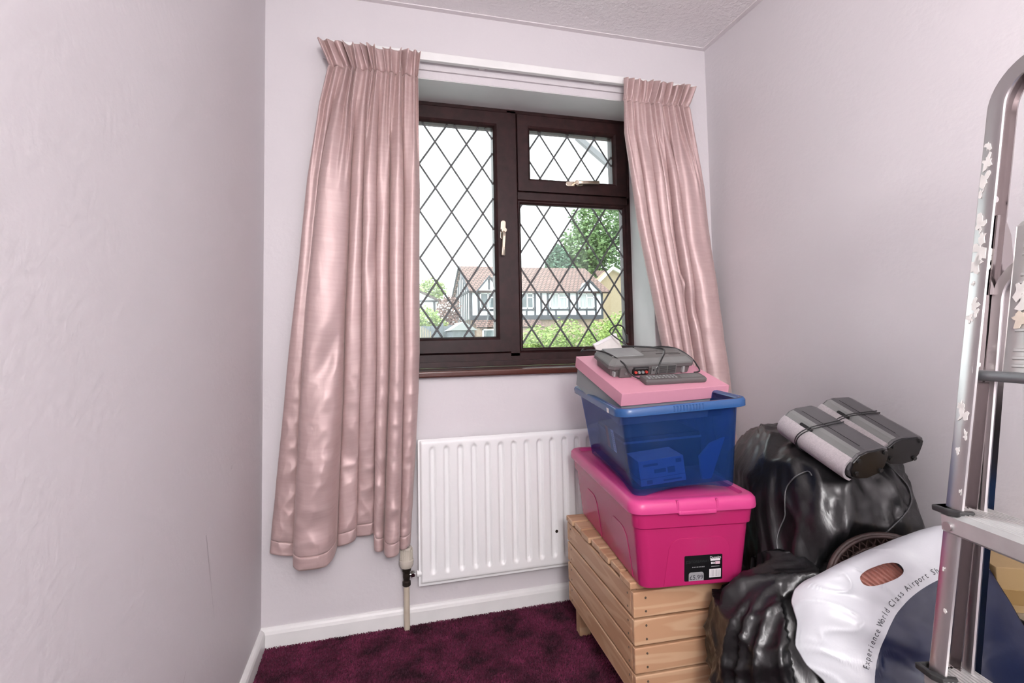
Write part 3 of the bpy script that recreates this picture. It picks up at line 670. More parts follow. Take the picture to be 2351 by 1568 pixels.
# ================================================================== RADIATOR
def build_radiator():
    x0, x1, z0, z1, yf = .537, 1.38, .160, .676, -.0576
    r = empty('radiator', (x0, 0, 0)); tag(r, 'white steel panel radiator with vertical flutes under the window', 'radiator')
    nx, nz = 330, 90; zs = sorted(set([z0 + (z1-z0)*j/nz for j in range(nz+1)])); pit = .0517; first = .584
    vs = []
    for z in zs:
        for i in range(nx+1):
            x = x0 + (x1-x0)*i/nx
            k = round((x-first)/pit); d = abs(x-(first+k*pit)); dep = 0
            if k >= 0:
                ez = max(0, (z0+.040+.008)-z, z-(z1-.030-.008)); rr = math.hypot(d, ez)
                dep = .010*sstep(.0135, .0050, rr)
            ed = min(x-x0, x1-x, z-z0, z1-z); y = yf + dep + .012*(1-sstep(0, .010, ed))**2
            vs.append((x-x0, y, z))
    n = nx+1; fs = [(j*n+i, j*n+i+1, (j+1)*n+i+1, (j+1)*n+i) for j in range(len(zs)-1) for i in range(nx)]
    to_mesh('front_panel', vs, fs, RADW, r, smooth=True)
    MB().box(-.006, x1-x0+.006, -.0465, -.040, z0-.008, z1+.001).build('seam_plate', RADW, r, bevel=.0015)
    MB().box(0, x1-x0, -.040, -.022, z0+.002, z1-.004).build('back_panel', RADW, r)
    MB().cyl((-.012, -.043, z0+.038), (.004, -.043, z0+.038), .011, 12).build('inlet_boss', RADW, r, smooth='auto')
    MB().cyl((1.060-x0, yf+.0005, .293), (1.060-x0, yf-.0008, .293), .006, 9).build('rust_chip', BRASSD, r)
    v = empty('thermostatic_valve', (.488-x0, -.043, 0)); v.parent = r
    def lathe(prof, n=28):
        rings = [[(rr*math.cos(2*PI*k/n), rr*math.sin(2*PI*k/n), z) for k in range(n)] for rr, z in prof]; return MB().loft(rings)
    lathe([(.020, .226), (.024, .233), (.0255, .245), (.0255, .252), (.022, .254), (.021, .290), (.019, .298), (.004, .300)]).build('valve_head', VALVEW, v, smooth='auto')
    mb = MB()
    for k in range(22):
        a = 2*PI*k/22; c, s = math.cos(a), math.sin(a); M = Matrix.Translation((c*.0215, s*.0215, 0)) @ Matrix.Rotation(a, 4, 'Z'); mb.box(-.001, .0018, -.0014, .0014, .256, .291, M)
    mb.build('grip_ribs', VALVEW, v)
    lathe([(.012, .160), (.015, .163), (.015, .176), (.011, .180), (.013, .192), (.013, .208), (.016, .214), (.016, .226)], 12).build('valve_body', BRASSD, v)
    MB().cyl((.008, 0, .198), (.030, 0, .198), .007, 12).build('tail', CHROME, v, smooth='auto')
    mb = MB(); mb.cyl((.016, 0, .198), (.028, 0, .198), .0125, 6); mb.build('nut', CHROME, v)
    MB().tube([(0, 0, .165), (.000, .002, .1), (.001, .006, .02), (.001, .006, -.01)], .0105, 16).build('supply_pipe', CREAMP, r, smooth='auto').location = (.488-x0, -.043, 0)
build_radiator()

# ================================================================== WOODEN CRATE
def screw(parent, loc, axis):
    mb = MB(); l = Vector(loc); a = Vector(axis); mb.cyl(l - a*.001, l + a*.0006, .0030, 10); mb.cyl(l, l + a*.0009, .0013, 6)
    mb.build('screw', mat('zinc_screw', (.20, .16, .12), .4, metal=.6), parent)
def build_crate():
    Wc, D, th = .315, .545, .018
    c = empty('wooden_crate', (1.022, -.742, 0), (0, 0, R(-3))); tag(c, 'low pine crate with slatted sides and lid under the plastic tubs', 'crate')
    hs, gp = .0640, .0060
    def slat(name, L, h, t):
        me = MB().box(-L/2, L/2, -t/2, t/2, -h/2, h/2).build(name, WOOD, c, bevel=.004, seg=3); return me
    for k in range(4):
        zc = .105 + k*.070 + hs/2
        a = slat('front_slat', Wc, hs, th); a.location = (Wc/2, th/2, zc)
        a = slat('back_slat', Wc, hs, th); a.location = (Wc/2, D-th/2, zc)
        for x in (th/2, Wc-th/2):
            a = slat('side_slat', D-2*th-.001, hs, th); a.location = (x, D/2, zc); a.rotation_euler = (0, 0, R(90))
        for dz in (-.017, .017):
            for x in (.034, Wc-.034): screw(c, (x, -.0002, zc+dz), (0, -1, 0))
            for y in (.036, D-.040): screw(c, (-.0002, y, zc+dz), (-1, 0, 0))
    for k in range(7):
        w = .0680; y = .004 + k*.0777 + w/2
        a = slat('lid_slat', Wc+.004, w, .018); a.rotation_euler = (R(90), 0, 0); a.location = (Wc/2 + (-.004, .003, 0, .004, -.002, .002, -.003)[k], y, .3945)
    for x in (th+.021, Wc-th-.021):
        for y in (th+.021, D-th-.021):
            MB().box(-.02, .02, -.02, .02, -.19, .19).build('leg', WOOD, c, bevel=.003).location = (x, y, .190)
build_crate()

# ================================================================== TUBS
def build_pink_tub():
    t = empty('storage_tub', (1.206, -.504, .4035), (0, 0, R(-8.2))); tag(t, 'bright pink plastic storage tub with clip lid on the wooden crate', 'storage tub')
    w0, d0, w1, d1, h = .138, .300, .157, .320, .20
    f = lambda z: (lerp(w0, w1, z/h), lerp(d0, d1, z/h))
    rings = []
    for z, e in ((0, -.006), (.004, 0), (.154, 0), (.158, .005), (h, .006)):
        a, b = f(z); rings.append(ring(a+e, b+e, .028, z, 6))
    for z, e in ((h, .003), (.160, .002), (.152, -.003), (.008, -.003)):
        a, b = f(z); rings.append(ring(a+e, b+e, .026, z, 6))
    MB().loft(rings).build('tub_body', PINKT, t, smooth='auto')
    # lid
    L, Dd = .172, .336
    rr = [ring(L-.012, Dd-.012, .030, .196, 8), ring(L-.001, Dd-.001, .036, .197, 8), ring(L, Dd, .037, .203, 8), ring(L-.001, Dd-.001, .037, .219, 8), ring(L-.007, Dd-.007, .034, .227, 8), ring(L-.014, Dd-.014, .031, .229, 8),
          ring(L-.026, Dd-.026, .026, .228, 8), ring(L-.032, Dd-.032, .024, .220, 8), ring(L-.042, Dd-.042, .020, .2195, 8), ring(L-.050, Dd-.055, .016, .2225, 8)]
    li = MB().loft(rr).build('lid', PINKL, t, smooth='auto'); li['label'] = 'lighter pink lid with a raised rim'
    for x in (-.052, .052): MB().box(x-.003, x+.003, -Dd-.0008, -Dd+.016, .204, .2275).build('clip_ridge', PINKL, li, bevel=.002)
    MB().box(-.050, .050, -Dd-.0012, -Dd+.01, .1915, .203).build('clip_tab', PINKL, li, bevel=.004)
    # arched panel pressed into the front face and the left side
    def arch(hw, zt, r, n=8):
        pts = [(-hw-.012, .006), (hw+.012, .006)]
        for cx, a0 in ((hw-r, 0), (-hw+r, PI/2)):
            for k in range(n+1):
                a = a0 + PI/2*k/n; pts.append((cx + r*math.cos(a), zt-r + r*math.sin(a)))
        return pts
    tilt = math.atan2(d1-d0, h)
    M = Matrix.Translation((.012, -d0+.0005, 0)) @ Matrix.Rotation(R(90)+tilt, 4, 'X')
    MB().prism(arch(.082, .127, .035), .0022, M).build('arched_panel', PINKT, t, bevel=.0012)
    tl2 = math.atan2(w1-w0, h)
    for y in (-.16, .12):
        M = Matrix.Translation((-w0+.0005, y, 0)) @ Matrix.Rotation(R(-90), 4, 'Z') @ Matrix.Rotation(R(90)+tl2, 4, 'X')
        MB().prism(arch(.07, .127, .04), .0022, M).build('arched_panel', PINKT, t, bevel=.0012)
    for i, (x, y, r_, m_) in enumerate(((-.06, -.16, .052, STICKW), (-.055, .02, .056, PINKP), (-.06, .18, .050, WHITEC), (.06, -.10, .055, GREYP), (.06, .10, .058, WHITEC))):
        e2 = empty('rolled_towel', (0, 0, 0)); e2.matrix_world = Matrix.Translation((1.206, -.504, .4035)) @ Matrix.Rotation(R(-8.2), 4, 'Z') @ Matrix.Translation((x, y, .010+r_)); tag(e2, ('white', 'pale pink', 'off white', 'grey', 'cream')[i] + ' rolled towel packed inside the pink tub', 'towel', 'towels in the pink tub')
        MB().tube([(0, -.07, 0), (0, -.066, 0), (0, .066, 0), (0, .07, 0)], [r_*.8, r_, r_, r_*.8], 18).build('towel_roll', m_, e2, smooth='auto')
        MB().tube([(0.2*r_, -.0715, 0), (0.2*r_, -.069, 0)], r_*.5, 12).build('roll_end', m_, e2)
    # price label
    s = empty('price_label', (0, 0, 0)); s.parent = t; s['label'] = 'black price label printed with 5.99'
    base = Matrix.Translation((.012, -d0-.0001, .006)) @ Matrix.Rotation(R(90)+tilt, 4, 'X')
    def pr(name, pts, z, m, h_=.0002): MB().prism(pts, h_, base @ Matrix.Translation((0, 0, z))).build(name, m, s)
    rc = lambda x0, x1, y0, y1: [(x0, y0), (x1, y0), (x1, y1), (x0, y1)]
    lx, ly = -.040, .009
    pr('sticker', [(x+lx+.051, y+ly+.033) for x, y in rrect(.051, .033, .003, 3)], .0022, STICKK)
    pr('price_panel', rc(lx+.012, lx+.052, ly, ly+.012) , .00245, STICKG)
    pr('price_panel', [(x+lx+.032, y+ly+.013) for x, y in rrect(.020, .0095, .006, 4)], .0025, STICKG)
    pr('barcode_panel', rc(lx+.067, lx+.098, ly+.006, ly+.028), .0025, STICKW)
    x = lx+.0705; rn = random.Random(2)
    while x < lx+.095:
        w = rn.choice((.0006, .001, .0015)); pr('barcode_bar', rc(x, x+w, ly+.0085, ly+.026), .0028, STICKG); x += w + rn.choice((.0007, .0011, .0016))
    pr('logo_block', rc(lx+.070, lx+.096, ly+.0495, ly+.0545), .0025, STICKW)
    pr('logo_block', rc(lx+.083, lx+.0955, ly+.040, ly+.0475), .0025, mat('pale_pink_sticker', (0.66, 0.45, 0.52), 0.5))
    def tx(body, size, x, y, m, sx=1.0):
        vs, fs = text_geo(body, size); to_mesh('printed_text', [base @ Vector((v.x*sx + x, v.y + y, .0029)) for v in vs], fs, m, s)
    tx('£5.99', .0165, lx+.032, ly+.0035, TEXTK); tx('Dunelm', .0105, lx+.083, ly+.0545, STICKW, .9)
    tx('STOREAWAY', .0090, lx+.040, ly+.047, INKG)
    for k in range(8): pr('print_mark', rc(lx+.021+k*.0043, lx+.0235+k*.0043, ly+.0345, ly+.037), .0028, STICKG)
    for k in range(3): pr('print_mark', rc(lx+.0715+k*.0036, lx+.0742+k*.0036, ly+.041, ly+.046), .0028, STICKW)
    pr('print_mark', rc(lx+.072, lx+.094, ly+.034, ly+.0355), .0028, STICKG)
    mb = MB()
    for (x0, x1, y0, y1) in ((lx+.005, lx+.015, ly+.052, ly+.053), (lx+.005, lx+.015, ly+.0475, ly+.0485), (lx+.005, lx+.006, ly+.045, ly+.053), (lx+.014, lx+.015, ly+.045, ly+.053)): mb.prism(rc(x0, x1, y0, y1), .0002, base @ Matrix.Translation((0, 0, .0027)))
    mb.build('box_icon', INKG, s)
build_pink_tub()

BLUE_LOC, BLUE_ROT = (1.214, -.528, .6385), rotzxy(R(-10.5), R(1.0), R(-3.6))
def build_blue_tub():
    t = empty('storage_tub', BLUE_LOC); orient(t, BLUE_ROT, BLUE_LOC); tag(t, 'translucent blue open plastic tub standing on the pink lid', 'storage tub')
    w0, d0, w1, d1, h = .138, .250, .160, .272, .232
    f = lambda z: (lerp(w0, w1, z/h), lerp(d0, d1, z/h))
    def bring(z, e, r, arc):
        a, b = f(z); out = []
        pts = rrect(a+e, b+e, r, 6); full = []
        for i in range(len(pts)):                         # subdivide straight runs for the arched foot
            p, q = pts[i], pts[(i+1) % len(pts)]; full.append(p)
            if math.hypot(p[0]-q[0], p[1]-q[1]) > .05:
                for k in range(1, 12): full.append((lerp(p[0], q[0], k/12), lerp(p[1], q[1], k/12)))
        for x, y in full:
            lift = 0
            if arc:
                if abs(y) > b-.012 and abs(x) < a-.03: lift = .014*(1-(x/(a-.03))**2)
                if abs(x) > a-.012 and abs(y) < b-.05: lift = max(lift, .010*(1-(y/(b-.05))**4))
            out.append((x, y, z+lift))
        return out
    rings = [bring(0, 0, .026, True), bring(.03, 0, .026, False), bring(.14, 0, .026, False), bring(h-.004, 0, .026, False), bring(h-.004, -.0022, .025, False), bring(.14, -.0022, .025, False), bring(.03, -.0022, .025, False), bring(.016, -.003, .024, False)]
    MB().loft(rings, cap0=False).build('tub_body', BLUET, t, smooth='auto')
    a, b = w1, d1
    rr = [ring(a+.001, b+.001, .026, h-.006, 8), ring(a+.014, b+.014, .036, h-.020, 8), ring(a+.017, b+.017, .038, h-.019, 8), ring(a+.018, b+.018, .039, h-.004, 8), ring(a+.014, b+.014, .036, h+.002, 8), ring(a+.004, b+.004, .028, h+.002, 8), ring(a-.002, b-.002, .024, h-.003, 8)]
    rim = MB().loft(rr, cap0=False, cap1=False).build('rim', BLUER, t, smooth='auto'); rim['label'] = 'solid blue rolled rim'
    for k in range(10):
        x = -.028 + k*.0085; MB().cyl((x, -b-.0168, h-.015), (x, -b-.0168, h-.001), .0024, 8).build('grip_rib', BLUER, rim)
    # side label
    M = Matrix.Translation((-lerp(w0, w1, .45)-.0006, -.105, .118)) @ Matrix.Rotation(R(-90), 4, 'Z') @ Matrix.Rotation(R(90)+math.atan2(w1-w0, h), 4, 'X')
    s = empty('side_label', (0, 0, 0)); s.parent = t; s['label'] = 'orange and white paper label'
    rc = lambda x0, x1, y0, y1: [(x0, y0), (x1, y0), (x1, y1), (x0, y1)]
    MB().prism(rc(-.062, -.030, -.032, .032), .0004, M).build('label_panel', ORANGE, s)
    MB().prism(rc(-.030, .002, -.032, .032), .0004, M).build('label_panel', GREYP, s)
    MB().prism(rc(.002, .030, -.032, .032), .0004, M).build('label_panel', STICKW, s)
    for k in range(9): MB().prism(rc(.008, .024, -.026+k*.006, -.0235+k*.006), .0006, M).build('barcode_bar', STICKG, s)
    M = Matrix.Translation((-a-.0185, -.20, h-.012)) @ Matrix.Rotation(R(-90), 4, 'Z') @ Matrix.Rotation(R(90), 4, 'X'); MB().prism(rc(-.010, .010, -.006, .006), .0006, M).build('rim_sticker', STICKW, rim)
    # things lying in the tub
    def inside(name, label, cat, loc, rot, builder):
        e = empty(name, (0, 0, 0)); Mx = BLUE_ROT.to_4x4(); Mx.translation = Vector(BLUE_LOC); e.matrix_world = Mx @ Matrix.Translation(loc) @ rot; tag(e, label, cat); builder(e)
    def carton(e):
        MB().box(-.062, .062, 0, .10, 0, .066).build('carton_body', WHITEC, e, bevel=.001)
        MB().box(-.063, .063, -.001, .10, .018, .0188).build('lid_line', GREYP, e)
        for (x0, x1, z0, z1) in ((-.05, -.01, .050, .056), (-.022, .01, .03, .04), (.015, .035, .026, .042), (.04, .055, .05, .06), (-.045, -.03, .004, .014), (.0, .05, .006, .010)): MB().box(x0, x1, -.0006, .0, z0, z1).build('print_block', GREYP, e)
    inside('shoe_carton', 'white printed carton seen through the front of the blue tub', 'carton', (-.052, -.232, .020), Matrix.Rotation(R(-3), 4, 'Y'), carton)
    def film(e):
        pts = [(-.012, 0), (.014, .0), (.062, .105), (.020, .092), (-.014, .06)]
        MB().prism(pts, .012, Matrix.Rotation(R(90), 4, 'X')).build('folded_film', BLUEF, e, bevel=.003)
    inside('plastic_wallet', 'pale blue folded plastic wallet inside the blue tub', 'wallet', (.062, -.228, .022), Matrix.Identity(4), film)
    DKB = mat('dark_lever_file', (0.02, 0.022, 0.03), 0.4, var=0.2)
    def files(e):
        MB().box(-.115, .115, 0, .30, 0, .10).build('file_case', DKB, e, bevel=.004)
        MB().box(-.117, .117, -.002, .302, .082, .088).build('case_band', GREYP, e)
    inside('file_case', 'dark flat case lying inside the blue tub', 'case', (0, -.105, .019), Matrix.Identity(4), files)
build_blue_tub()

# ================================================================== PINK GIFT BOX AND THINGS ON IT
GIFT_LOC = Vector((1.209, -.517, .901)); GIFT_ROT = rotzxy(R(2.02), R(17.6), R(-1.5))
GIFT_M = GIFT_ROT.to_4x4(); GIFT_M.translation = GIFT_LOC
def on_gift(name, loc, rz=0.0):
    e = empty(name, (0, 0, 0)); e.matrix_world = GIFT_M @ Matrix.Translation(loc) @ Matrix.Rotation(rz, 4, 'Z'); return e
def build_gift():
    g = on_gift('gift_box', (0, 0, 0)); tag(g, 'flat card box with pale pink lid and grey base, tilted in the blue tub', 'box')
    MB().box(-.177, .177, -.158, .158, 0, .037).build('lid', PINKP, g, bevel=.0012)
    o = MB().box(-.171, .171, -.152, .152, -.062, .006).build('base', GREYP, g, bevel=.0012); o['label'] = 'grey card base'
build_gift()
def build_device():
    d = on_gift('audio_unit', (-.010, .018, .0375), R(-1.0)); tag(d, 'grey electronic unit with side vents and red sockets on the pink box', 'electronics')
    def octo(hx, hy, c, z): return [(hx-c, -hy, z), (hx, -hy+c, z), (hx, hy-c, z), (hx-c, hy, z), (-hx+c, hy, z), (-hx, hy-c, z), (-hx, -hy+c, z), (-hx+c, -hy, z)]
    X, Y = .146, .064
    MB().loft([octo(X-.012, Y-.008, .010, 0), octo(X-.008, Y-.005, .012, .022), octo(X, Y, .014, .024), octo(X, Y, .014, .034)]).build('lower_case', DEVD, d, bevel=.0012)
    MB().loft([octo(X, Y, .014, .0342), octo(X-.001, Y-.001, .014, .040), octo(X-.018, Y-.014, .012, .052), octo(X-.020, Y-.016, .012, .0525)]).build('upper_case', DEVG, d, bevel=.0012)
    MB().box(-X+.022, -.018, -.030, Y-.02, .0525, .0555).build('top_hatch', DEVL, d, bevel=.001)
    MB().box(.03, X-.035, -.02, -.017, .0525, .0532).build('top_slot', BLACKHOLE, d); MB().box(.07, X-.035, -.028, -.026, .0525, .0532).build('top_slot', BLACKHOLE, d)
    MB().box(-.005, .05, .005, .010, .0525, .054).build('top_badge', DEVD, d)
    MB().box(-X+.030, -X+.070, -Y-.006, -Y+.02, .001, .030).build('front_block', DEVD, d, bevel=.0015)
    MB().cyl((-X+.05, -Y-.0055, .014), (-X+.05, -Y-.008, .014), .0045, 14).build('round_port', DEVG, d)
    s = MB().box(-.070, -.018, -Y-.001, -Y+.02, .005, .030).build('socket_recess', BLACKHOLE, d)
    MB().box(-.066, -.022, -Y-.004, -Y, .022, .0265).build('socket_bar', CHROME, s)
    for x, m in ((-.062, REDJ), (-.026, REDJ), (-.050, DEVL), (-.038, DEVL)): MB().cyl((x, -Y-.006, .014), (x, -Y, .014), .0042, 12).build('socket', m, s, smooth='auto')
    MB().box(-.008, .010, -Y-.001, -Y+.02, .004, .030).build('jack_plate', DEVG, d); MB().cyl((-.001, -Y-.0015, .018), (-.001, -Y, .018), .003, 12).build('jack_hole', BLACKHOLE, d)
    v = MB().box(.016, .078, -Y-.001, -Y+.02, .004, .032).build('vent_panel', DEVG, d)
    for k in range(9):
        z = .0065 + k*.0027; MB().box(.019, .045, -Y-.0015, -Y, z, z+.0013).build('vent_slot', BLACKHOLE, v); MB().box(.048, .075, -Y-.0015, -Y, z, z+.0013).build('vent_slot', BLACKHOLE, v)
    MB().box(.100, .108, -Y-.002, -Y+.01, .004, .024).build('foot_rib', DEVL, d, bevel=.001); MB().box(-X+.012, -X+.018, -Y-.003, -Y+.01, .004, .018).build('foot_rib', DEVL, d, bevel=.001)
    pts = [(-.185, .050, .055), (-.196, .040, .050), (-.180, .030, .058), (-.150, .018, .0585), (-.128, -.010, .0570), (-.112, -.046, .050), (-.100, -.070, .040), (-.090, -.082, .020), (-.065, -.095, .006), (-.025, -.095, .0045), (.000, -.078, .0075), (.012, -.070, .030), (.030, -.056, .052), (.060, -.020, .056), (.072, .010, .057), (.05, .030, .057), (.0, .045, .057), (-.05, .052, .0585)]
    MB().tube(spline(pts, 6), .0024, 8).build('power_cable', CABLE, d, smooth=True)
    pts = [(.05, .030, .0575), (.09, .035, .056), (.135, .020, .050), (.166, -.010, .030), (.172, -.040, .012), (.165, -.062, .004), (.140, -.070, .004)]
    MB().tube(spline(pts, 8), .0022, 8).build('power_cable', CABLE, d, smooth=True)
    pts = [(-.03, .052, .058), (-.075, .095, .092), (-.050, .105, .112), (-.028, .105, .108), (-.016, .100, .085), (-.012, .090, .060)]
    MB().tube(spline(pts, 8), .0024, 8).build('power_cable', CABLE, d, smooth=True)
    MB().tube([(-.012, .090, .056), (-.013, .092, .070), (-.0135, .094, .082)], [.0055, .0042, .003], 10).build('plug', CABLE, d, smooth='auto')
    MB().tube(spline([(.062, -.010, .0565), (.040, -.040, .051), (.018, -.064, .037), (.004, -.068, .024)], 6), .0012, 6).build('thin_lead', DEVL, d)
    c = on_gift('folded_card', (-.062, .118, .0375)); tag(c, 'white folded card propped up behind the grey electronic unit', 'card')
    Mx = Matrix.Rotation(R(-24), 4, 'Y') @ Matrix.Rotation(R(-14), 4, 'X')
    MB().box(-.044, .040, -.012, -.002, .010, .066, Mx).build('card_panel', WHITEC, c, bevel=.001); MB().box(-.045, .041, -.014, .0, .066, .074, Mx).build('card_fold', STICKW, c, bevel=.001)
    r = on_gift('remote_control', (.024, -.098, .0375), R(-3.0)); tag(r, 'long grey remote control lying in front of the electronic unit', 'remote control')
    rr = [ring(.099, .021, .006, 0, 4), ring(.101, .023, .007, .004, 4), ring(.101, .023, .007, .011, 4), ring(.098, .020, .006, .015, 4)]
    MB().loft(rr).build('remote_body', DEVD, r, smooth='auto')
    for i in range(9):
        for j in range(2): MB().box(-.086+i*.011, -.080+i*.011, -.009+j*.012, -.002+j*.012, .015, .0165).build('button', DEVL if (i+j) % 3 else STICKG, r)
    MB().box(.02, .090, -.012, .012, .0148, .0155).build('battery_cover', DEVG, r)
build_device()

# ================================================================== REFUSE SACKS
CP0 = Vector((1.436, -1.07, .491)); CE1 = Vector((.84489, -.53493, 0)); CE2 = Vector((.25117, .39670, .88295)); CN = Vector((-.47232, -.74600, .46953))
def ico(sub):
    bm = bmesh.new(); bmesh.ops.create_icosphere(bm, subdivisions=sub, radius=1.0)
    vs = [v.co.copy() for v in bm.verts]; fs = [tuple(v.index for v in f.verts) for f in bm.faces]; bm.free(); return vs, fs
ICO = ico(7 - 1)
def ridged(p): return 1-abs(noise.noise(p))*2
def sack(name, label, c, h, seed, limit, amp=1.0, dirn=(0.3, .5, .8), ex=2.6, top=None, m=None, cat='refuse sack', group='black refuse sacks in the corner', neck=None):
    c = Vector(c); d3 = Vector(dirn).normalized(); out = []
    for v in ICO[0]:
        k = (abs(v.x)**ex + abs(v.y)**ex + abs(v.z)**ex)**(-1/ex); u = v*k
        p = Vector((u.x*h[0], u.y*h[1], u.z*h[2]))
        q = p + Vector((seed*3.7, seed*1.3, 0))
        big = noise.noise(q*3.6)*.032 + noise.noise(q*8)*.008
        # creases drawn out along one direction
        s = q - d3*q.dot(d3)*.86
        wq = s + Vector((noise.noise(q*6), noise.noise(q*6+Vector((5, 0, 0))), 0))*.05
        th = math.atan2(u.y, u.x); up = u.z
        fold = max(0, ridged((th*2.6 + .8*noise.noise(q*3), up*1.1, seed)))**3*.016*sstep(-.9, .1, up)*sstep(1.02, .7, up)
        v1 = noise.voronoi(wq*15)[0]; v2 = noise.voronoi((q+Vector((.3, .1, .2)))*23)[0]; v3 = noise.voronoi(wq*30 + Vector((1, 2, 3)))[0]
        msk = sstep(-.2, .3, noise.noise(q*5+Vector((9, 2, 4))))
        cre = fold + .016*(v1[0]-.35) + .0065*max(0, 1-(v1[1]-v1[0])*5) + msk*(.010*(v2[0]-.3) + .005*max(0, 1-(v2[1]-v2[0])*4)) + .0022*max(0, 1-(v3[1]-v3[0])*4)*(1-msk*.5)
        p = p + v.normalized()*(big + cre*amp - .006)
        w = c + p
        if top: 
            zt = top(w)
            if w.z > zt: w.z = zt - .25*(w.z-zt)*0 + .004*noise.noise(q*25)
        limit(w, q); out.append(w)
    e = empty(name, (c.x, c.y, 0)); tag(e, label, cat, group)
    o = to_mesh('sack_film', [w - e.location for w in out], ICO[1], m or SACK, e, smooth=True)
    return e, o
def basket_room(w, extra):
    r = w-CP0; a, b_, d = r.dot(CE1)-.050, r.dot(CE2)+.026, r.dot(CN)
    if math.hypot(a, b_) < .150 and d > -.100: w -= CN*(d+.100)
    elif d > -.030-extra and -.24 < a < .24 and b_ < .165 + .45*min(a, .12): w -= CN*(d+.030+extra)
def lim_big(w, q):
    j = .004*noise.noise(q*30)
    w.x = min(w.x, ROOM_W-.006+min(j, 0)); w.z = max(w.z, .002)
    if w.z < .655:
        xm = 1.206+.182 + (w.y+.504)*.146
        if w.x < xm and w.y > -.87: w.x = xm + abs(j)
    if w.z < .43 and w.y > -.80 and w.x < 1.385: w.x = 1.385 + abs(j)
    xb = 1.412 + .5*(w.y+.7) + .72*max(0, w.z-.637)
    if w.z > .35 and w.x < xb: w.x = xb + (w.x-xb)*.12 + j
    basket_room(w, .0)
def top_big(w):        # dished under the two loudspeakers, which lie sloping towards the room
    if 1.43 < w.x < 1.78 and -1.02 < w.y < -.70: return .719 + (w.y+.876)*.36
    return 9
BIG, BIGO = sack('refuse_sack', 'big shiny black refuse sack with two speakers lying on top', (1.590, -.735, .372), (.235, .275, .385), 1, lim_big, 1.0, (.25, .35, .9), 2.8, top_big)
def lim_low(w, q):
    j = .004*noise.noise(q*30); w.z = max(w.z, .002); w.x = min(w.x, ROOM_W-.008)
    if w.x < 1.37 and w.y > -.775: w.y = -.775 - abs(j)
    if w.x < 1.335 and w.y > -.872 and w.z > .388: w.z = .385 + min(j, 0)
    e = Vector(((w.x-1.590)/.262, (w.y+.735)/.302, (w.z-.372)/.41)); k = e.length
    if k < 1.0 and w.y < -.62: w.y = -.735 - .302*math.sqrt(max(0.0, 1-e.x*e.x-e.z*e.z)) if e.x*e.x+e.z*e.z < 1 else w.y
    basket_room(w, abs(noise.noise(q*14))*.02)
sack('refuse_sack', 'smaller black refuse sack slumped on the floor beside the wooden crate', (1.365, -.938, .225), (.215, .168, .250), 5, lim_low, 1.1, (.5, -.2, .25), 2.5)

# ================================================================== SPEAKERS
from mathutils.bvhtree import BVHTree
def build_speaker(label, loc, rot, cable):
    s = empty('loudspeaker', (0, 0, 0)); Mx = rot.to_4x4(); Mx.translation = Vector(loc); s.matrix_world = Mx; tag(s, label, 'speaker', 'pair of loudspeakers')
    L = .110
    body = [(-.034, .010), (-.050, .020), (-.058, .040), (-.054, .062), (-.036, .079), (-.014, .085), (.036, .083), (.052, .076), (.058, .060), (.054, .030), (.040, .010), (.0, .003)]
    rings = []
    for y, k in ((-L, .965), (-L+.004, 1), (L-.004, 1), (L, .965)): rings.append([((x)*k, y, .044+(z-.044)*k) for x, z in body])
    fs_mb = MB().loft(rings); fs_mb.build('cabinet', SPKD, s, bevel=.0)
    strip = [(-.0545, .0622), (-.0365, .0797), (-.0255, .0830), (-.0260, .0815), (-.036, .0775), (-.0535, .0612)]
    MB().loft([[(x, y, z) for x, z in strip] for y in (-L+.005, L-.005)]).build('silver_strip', SPKG, s)
    gr = []
    for k in range(15):
        a = lerp(R(240), R(128), k/14); gr.append((-.020 + .052*math.cos(a)*1.0, .040 + .040*math.sin(a)))
    gr2 = [(x+.006, .04+(z-.04)*.9) for x, z in reversed(gr)]
    g = MB().loft([[(lerp(-.03, x, k), y, lerp(.04, z, k)) for x, z in gr+gr2] for y, k in ((-L+.003, .97), (-L+.008, 1.0), (L-.008, 1.0), (L-.003, .97))]).build('grille', GRILLE, s, smooth='auto'); g['label'] = 'pale grey cloth grille'
    MB().box(-.012, -.0112, -L+.02, L-.02, .0842, .0858).build('seam_line', BLACKHOLE, s)
    Mp = Matrix.Translation((-.0455, .035, .0715)) @ Matrix.Rotation(R(-45), 4, 'Y'); MB().prism([(x, y) for x, y in rrect(.0045, .020, .0044, 4)], .0035, Mp).build('port_slot', BLACKHOLE, s)
    en = MB().loft([[(x*k, -L-.0008-t, .044+(z-.044)*k) for x, z in body] for k, t in ((.93, 0), (.90, .0025))]).build('end_panel', GLOSSK, s, bevel=.0008)
    for x, z in ((-.036, .030), (-.036, .064), (.040, .070), (.036, .022)): MB().cyl((x, -L-.003, z), (x, -L-.0075, z), .0055, 12).build('rubber_foot', RUBBER, en, smooth='auto')
    for dy in (0, .011):       # lead wound around the cabinet
        lp = [(x*1.045-.001 if x > -.03 else x*1.13-.012, .018+dy*(.3+1.2*i/len(body)) + .012*math.sin(i*.9), .044+(z-.044)*1.05) for i, (x, z) in enumerate(body)]
        MB().tube(spline(lp+[lp[0]], 4), .0014, 6).build('wound_lead', CABLE, s, smooth=True)
    return s
build_speaker('front grey loudspeaker with pale cloth grille lying on the big black sack', (1.528, -.876, .722), rotzxy(R(.1), R(20.2), R(-8.0)), None)
build_speaker('rear grey loudspeaker against the wall, lying behind the other one', (1.672, -.852, .738), rotzxy(R(-3.5), R(20.5), R(-3.0)), None)
LEADG = mat('grey_speaker_lead', (0.085, 0.085, 0.088), 0.4, var=0.2)
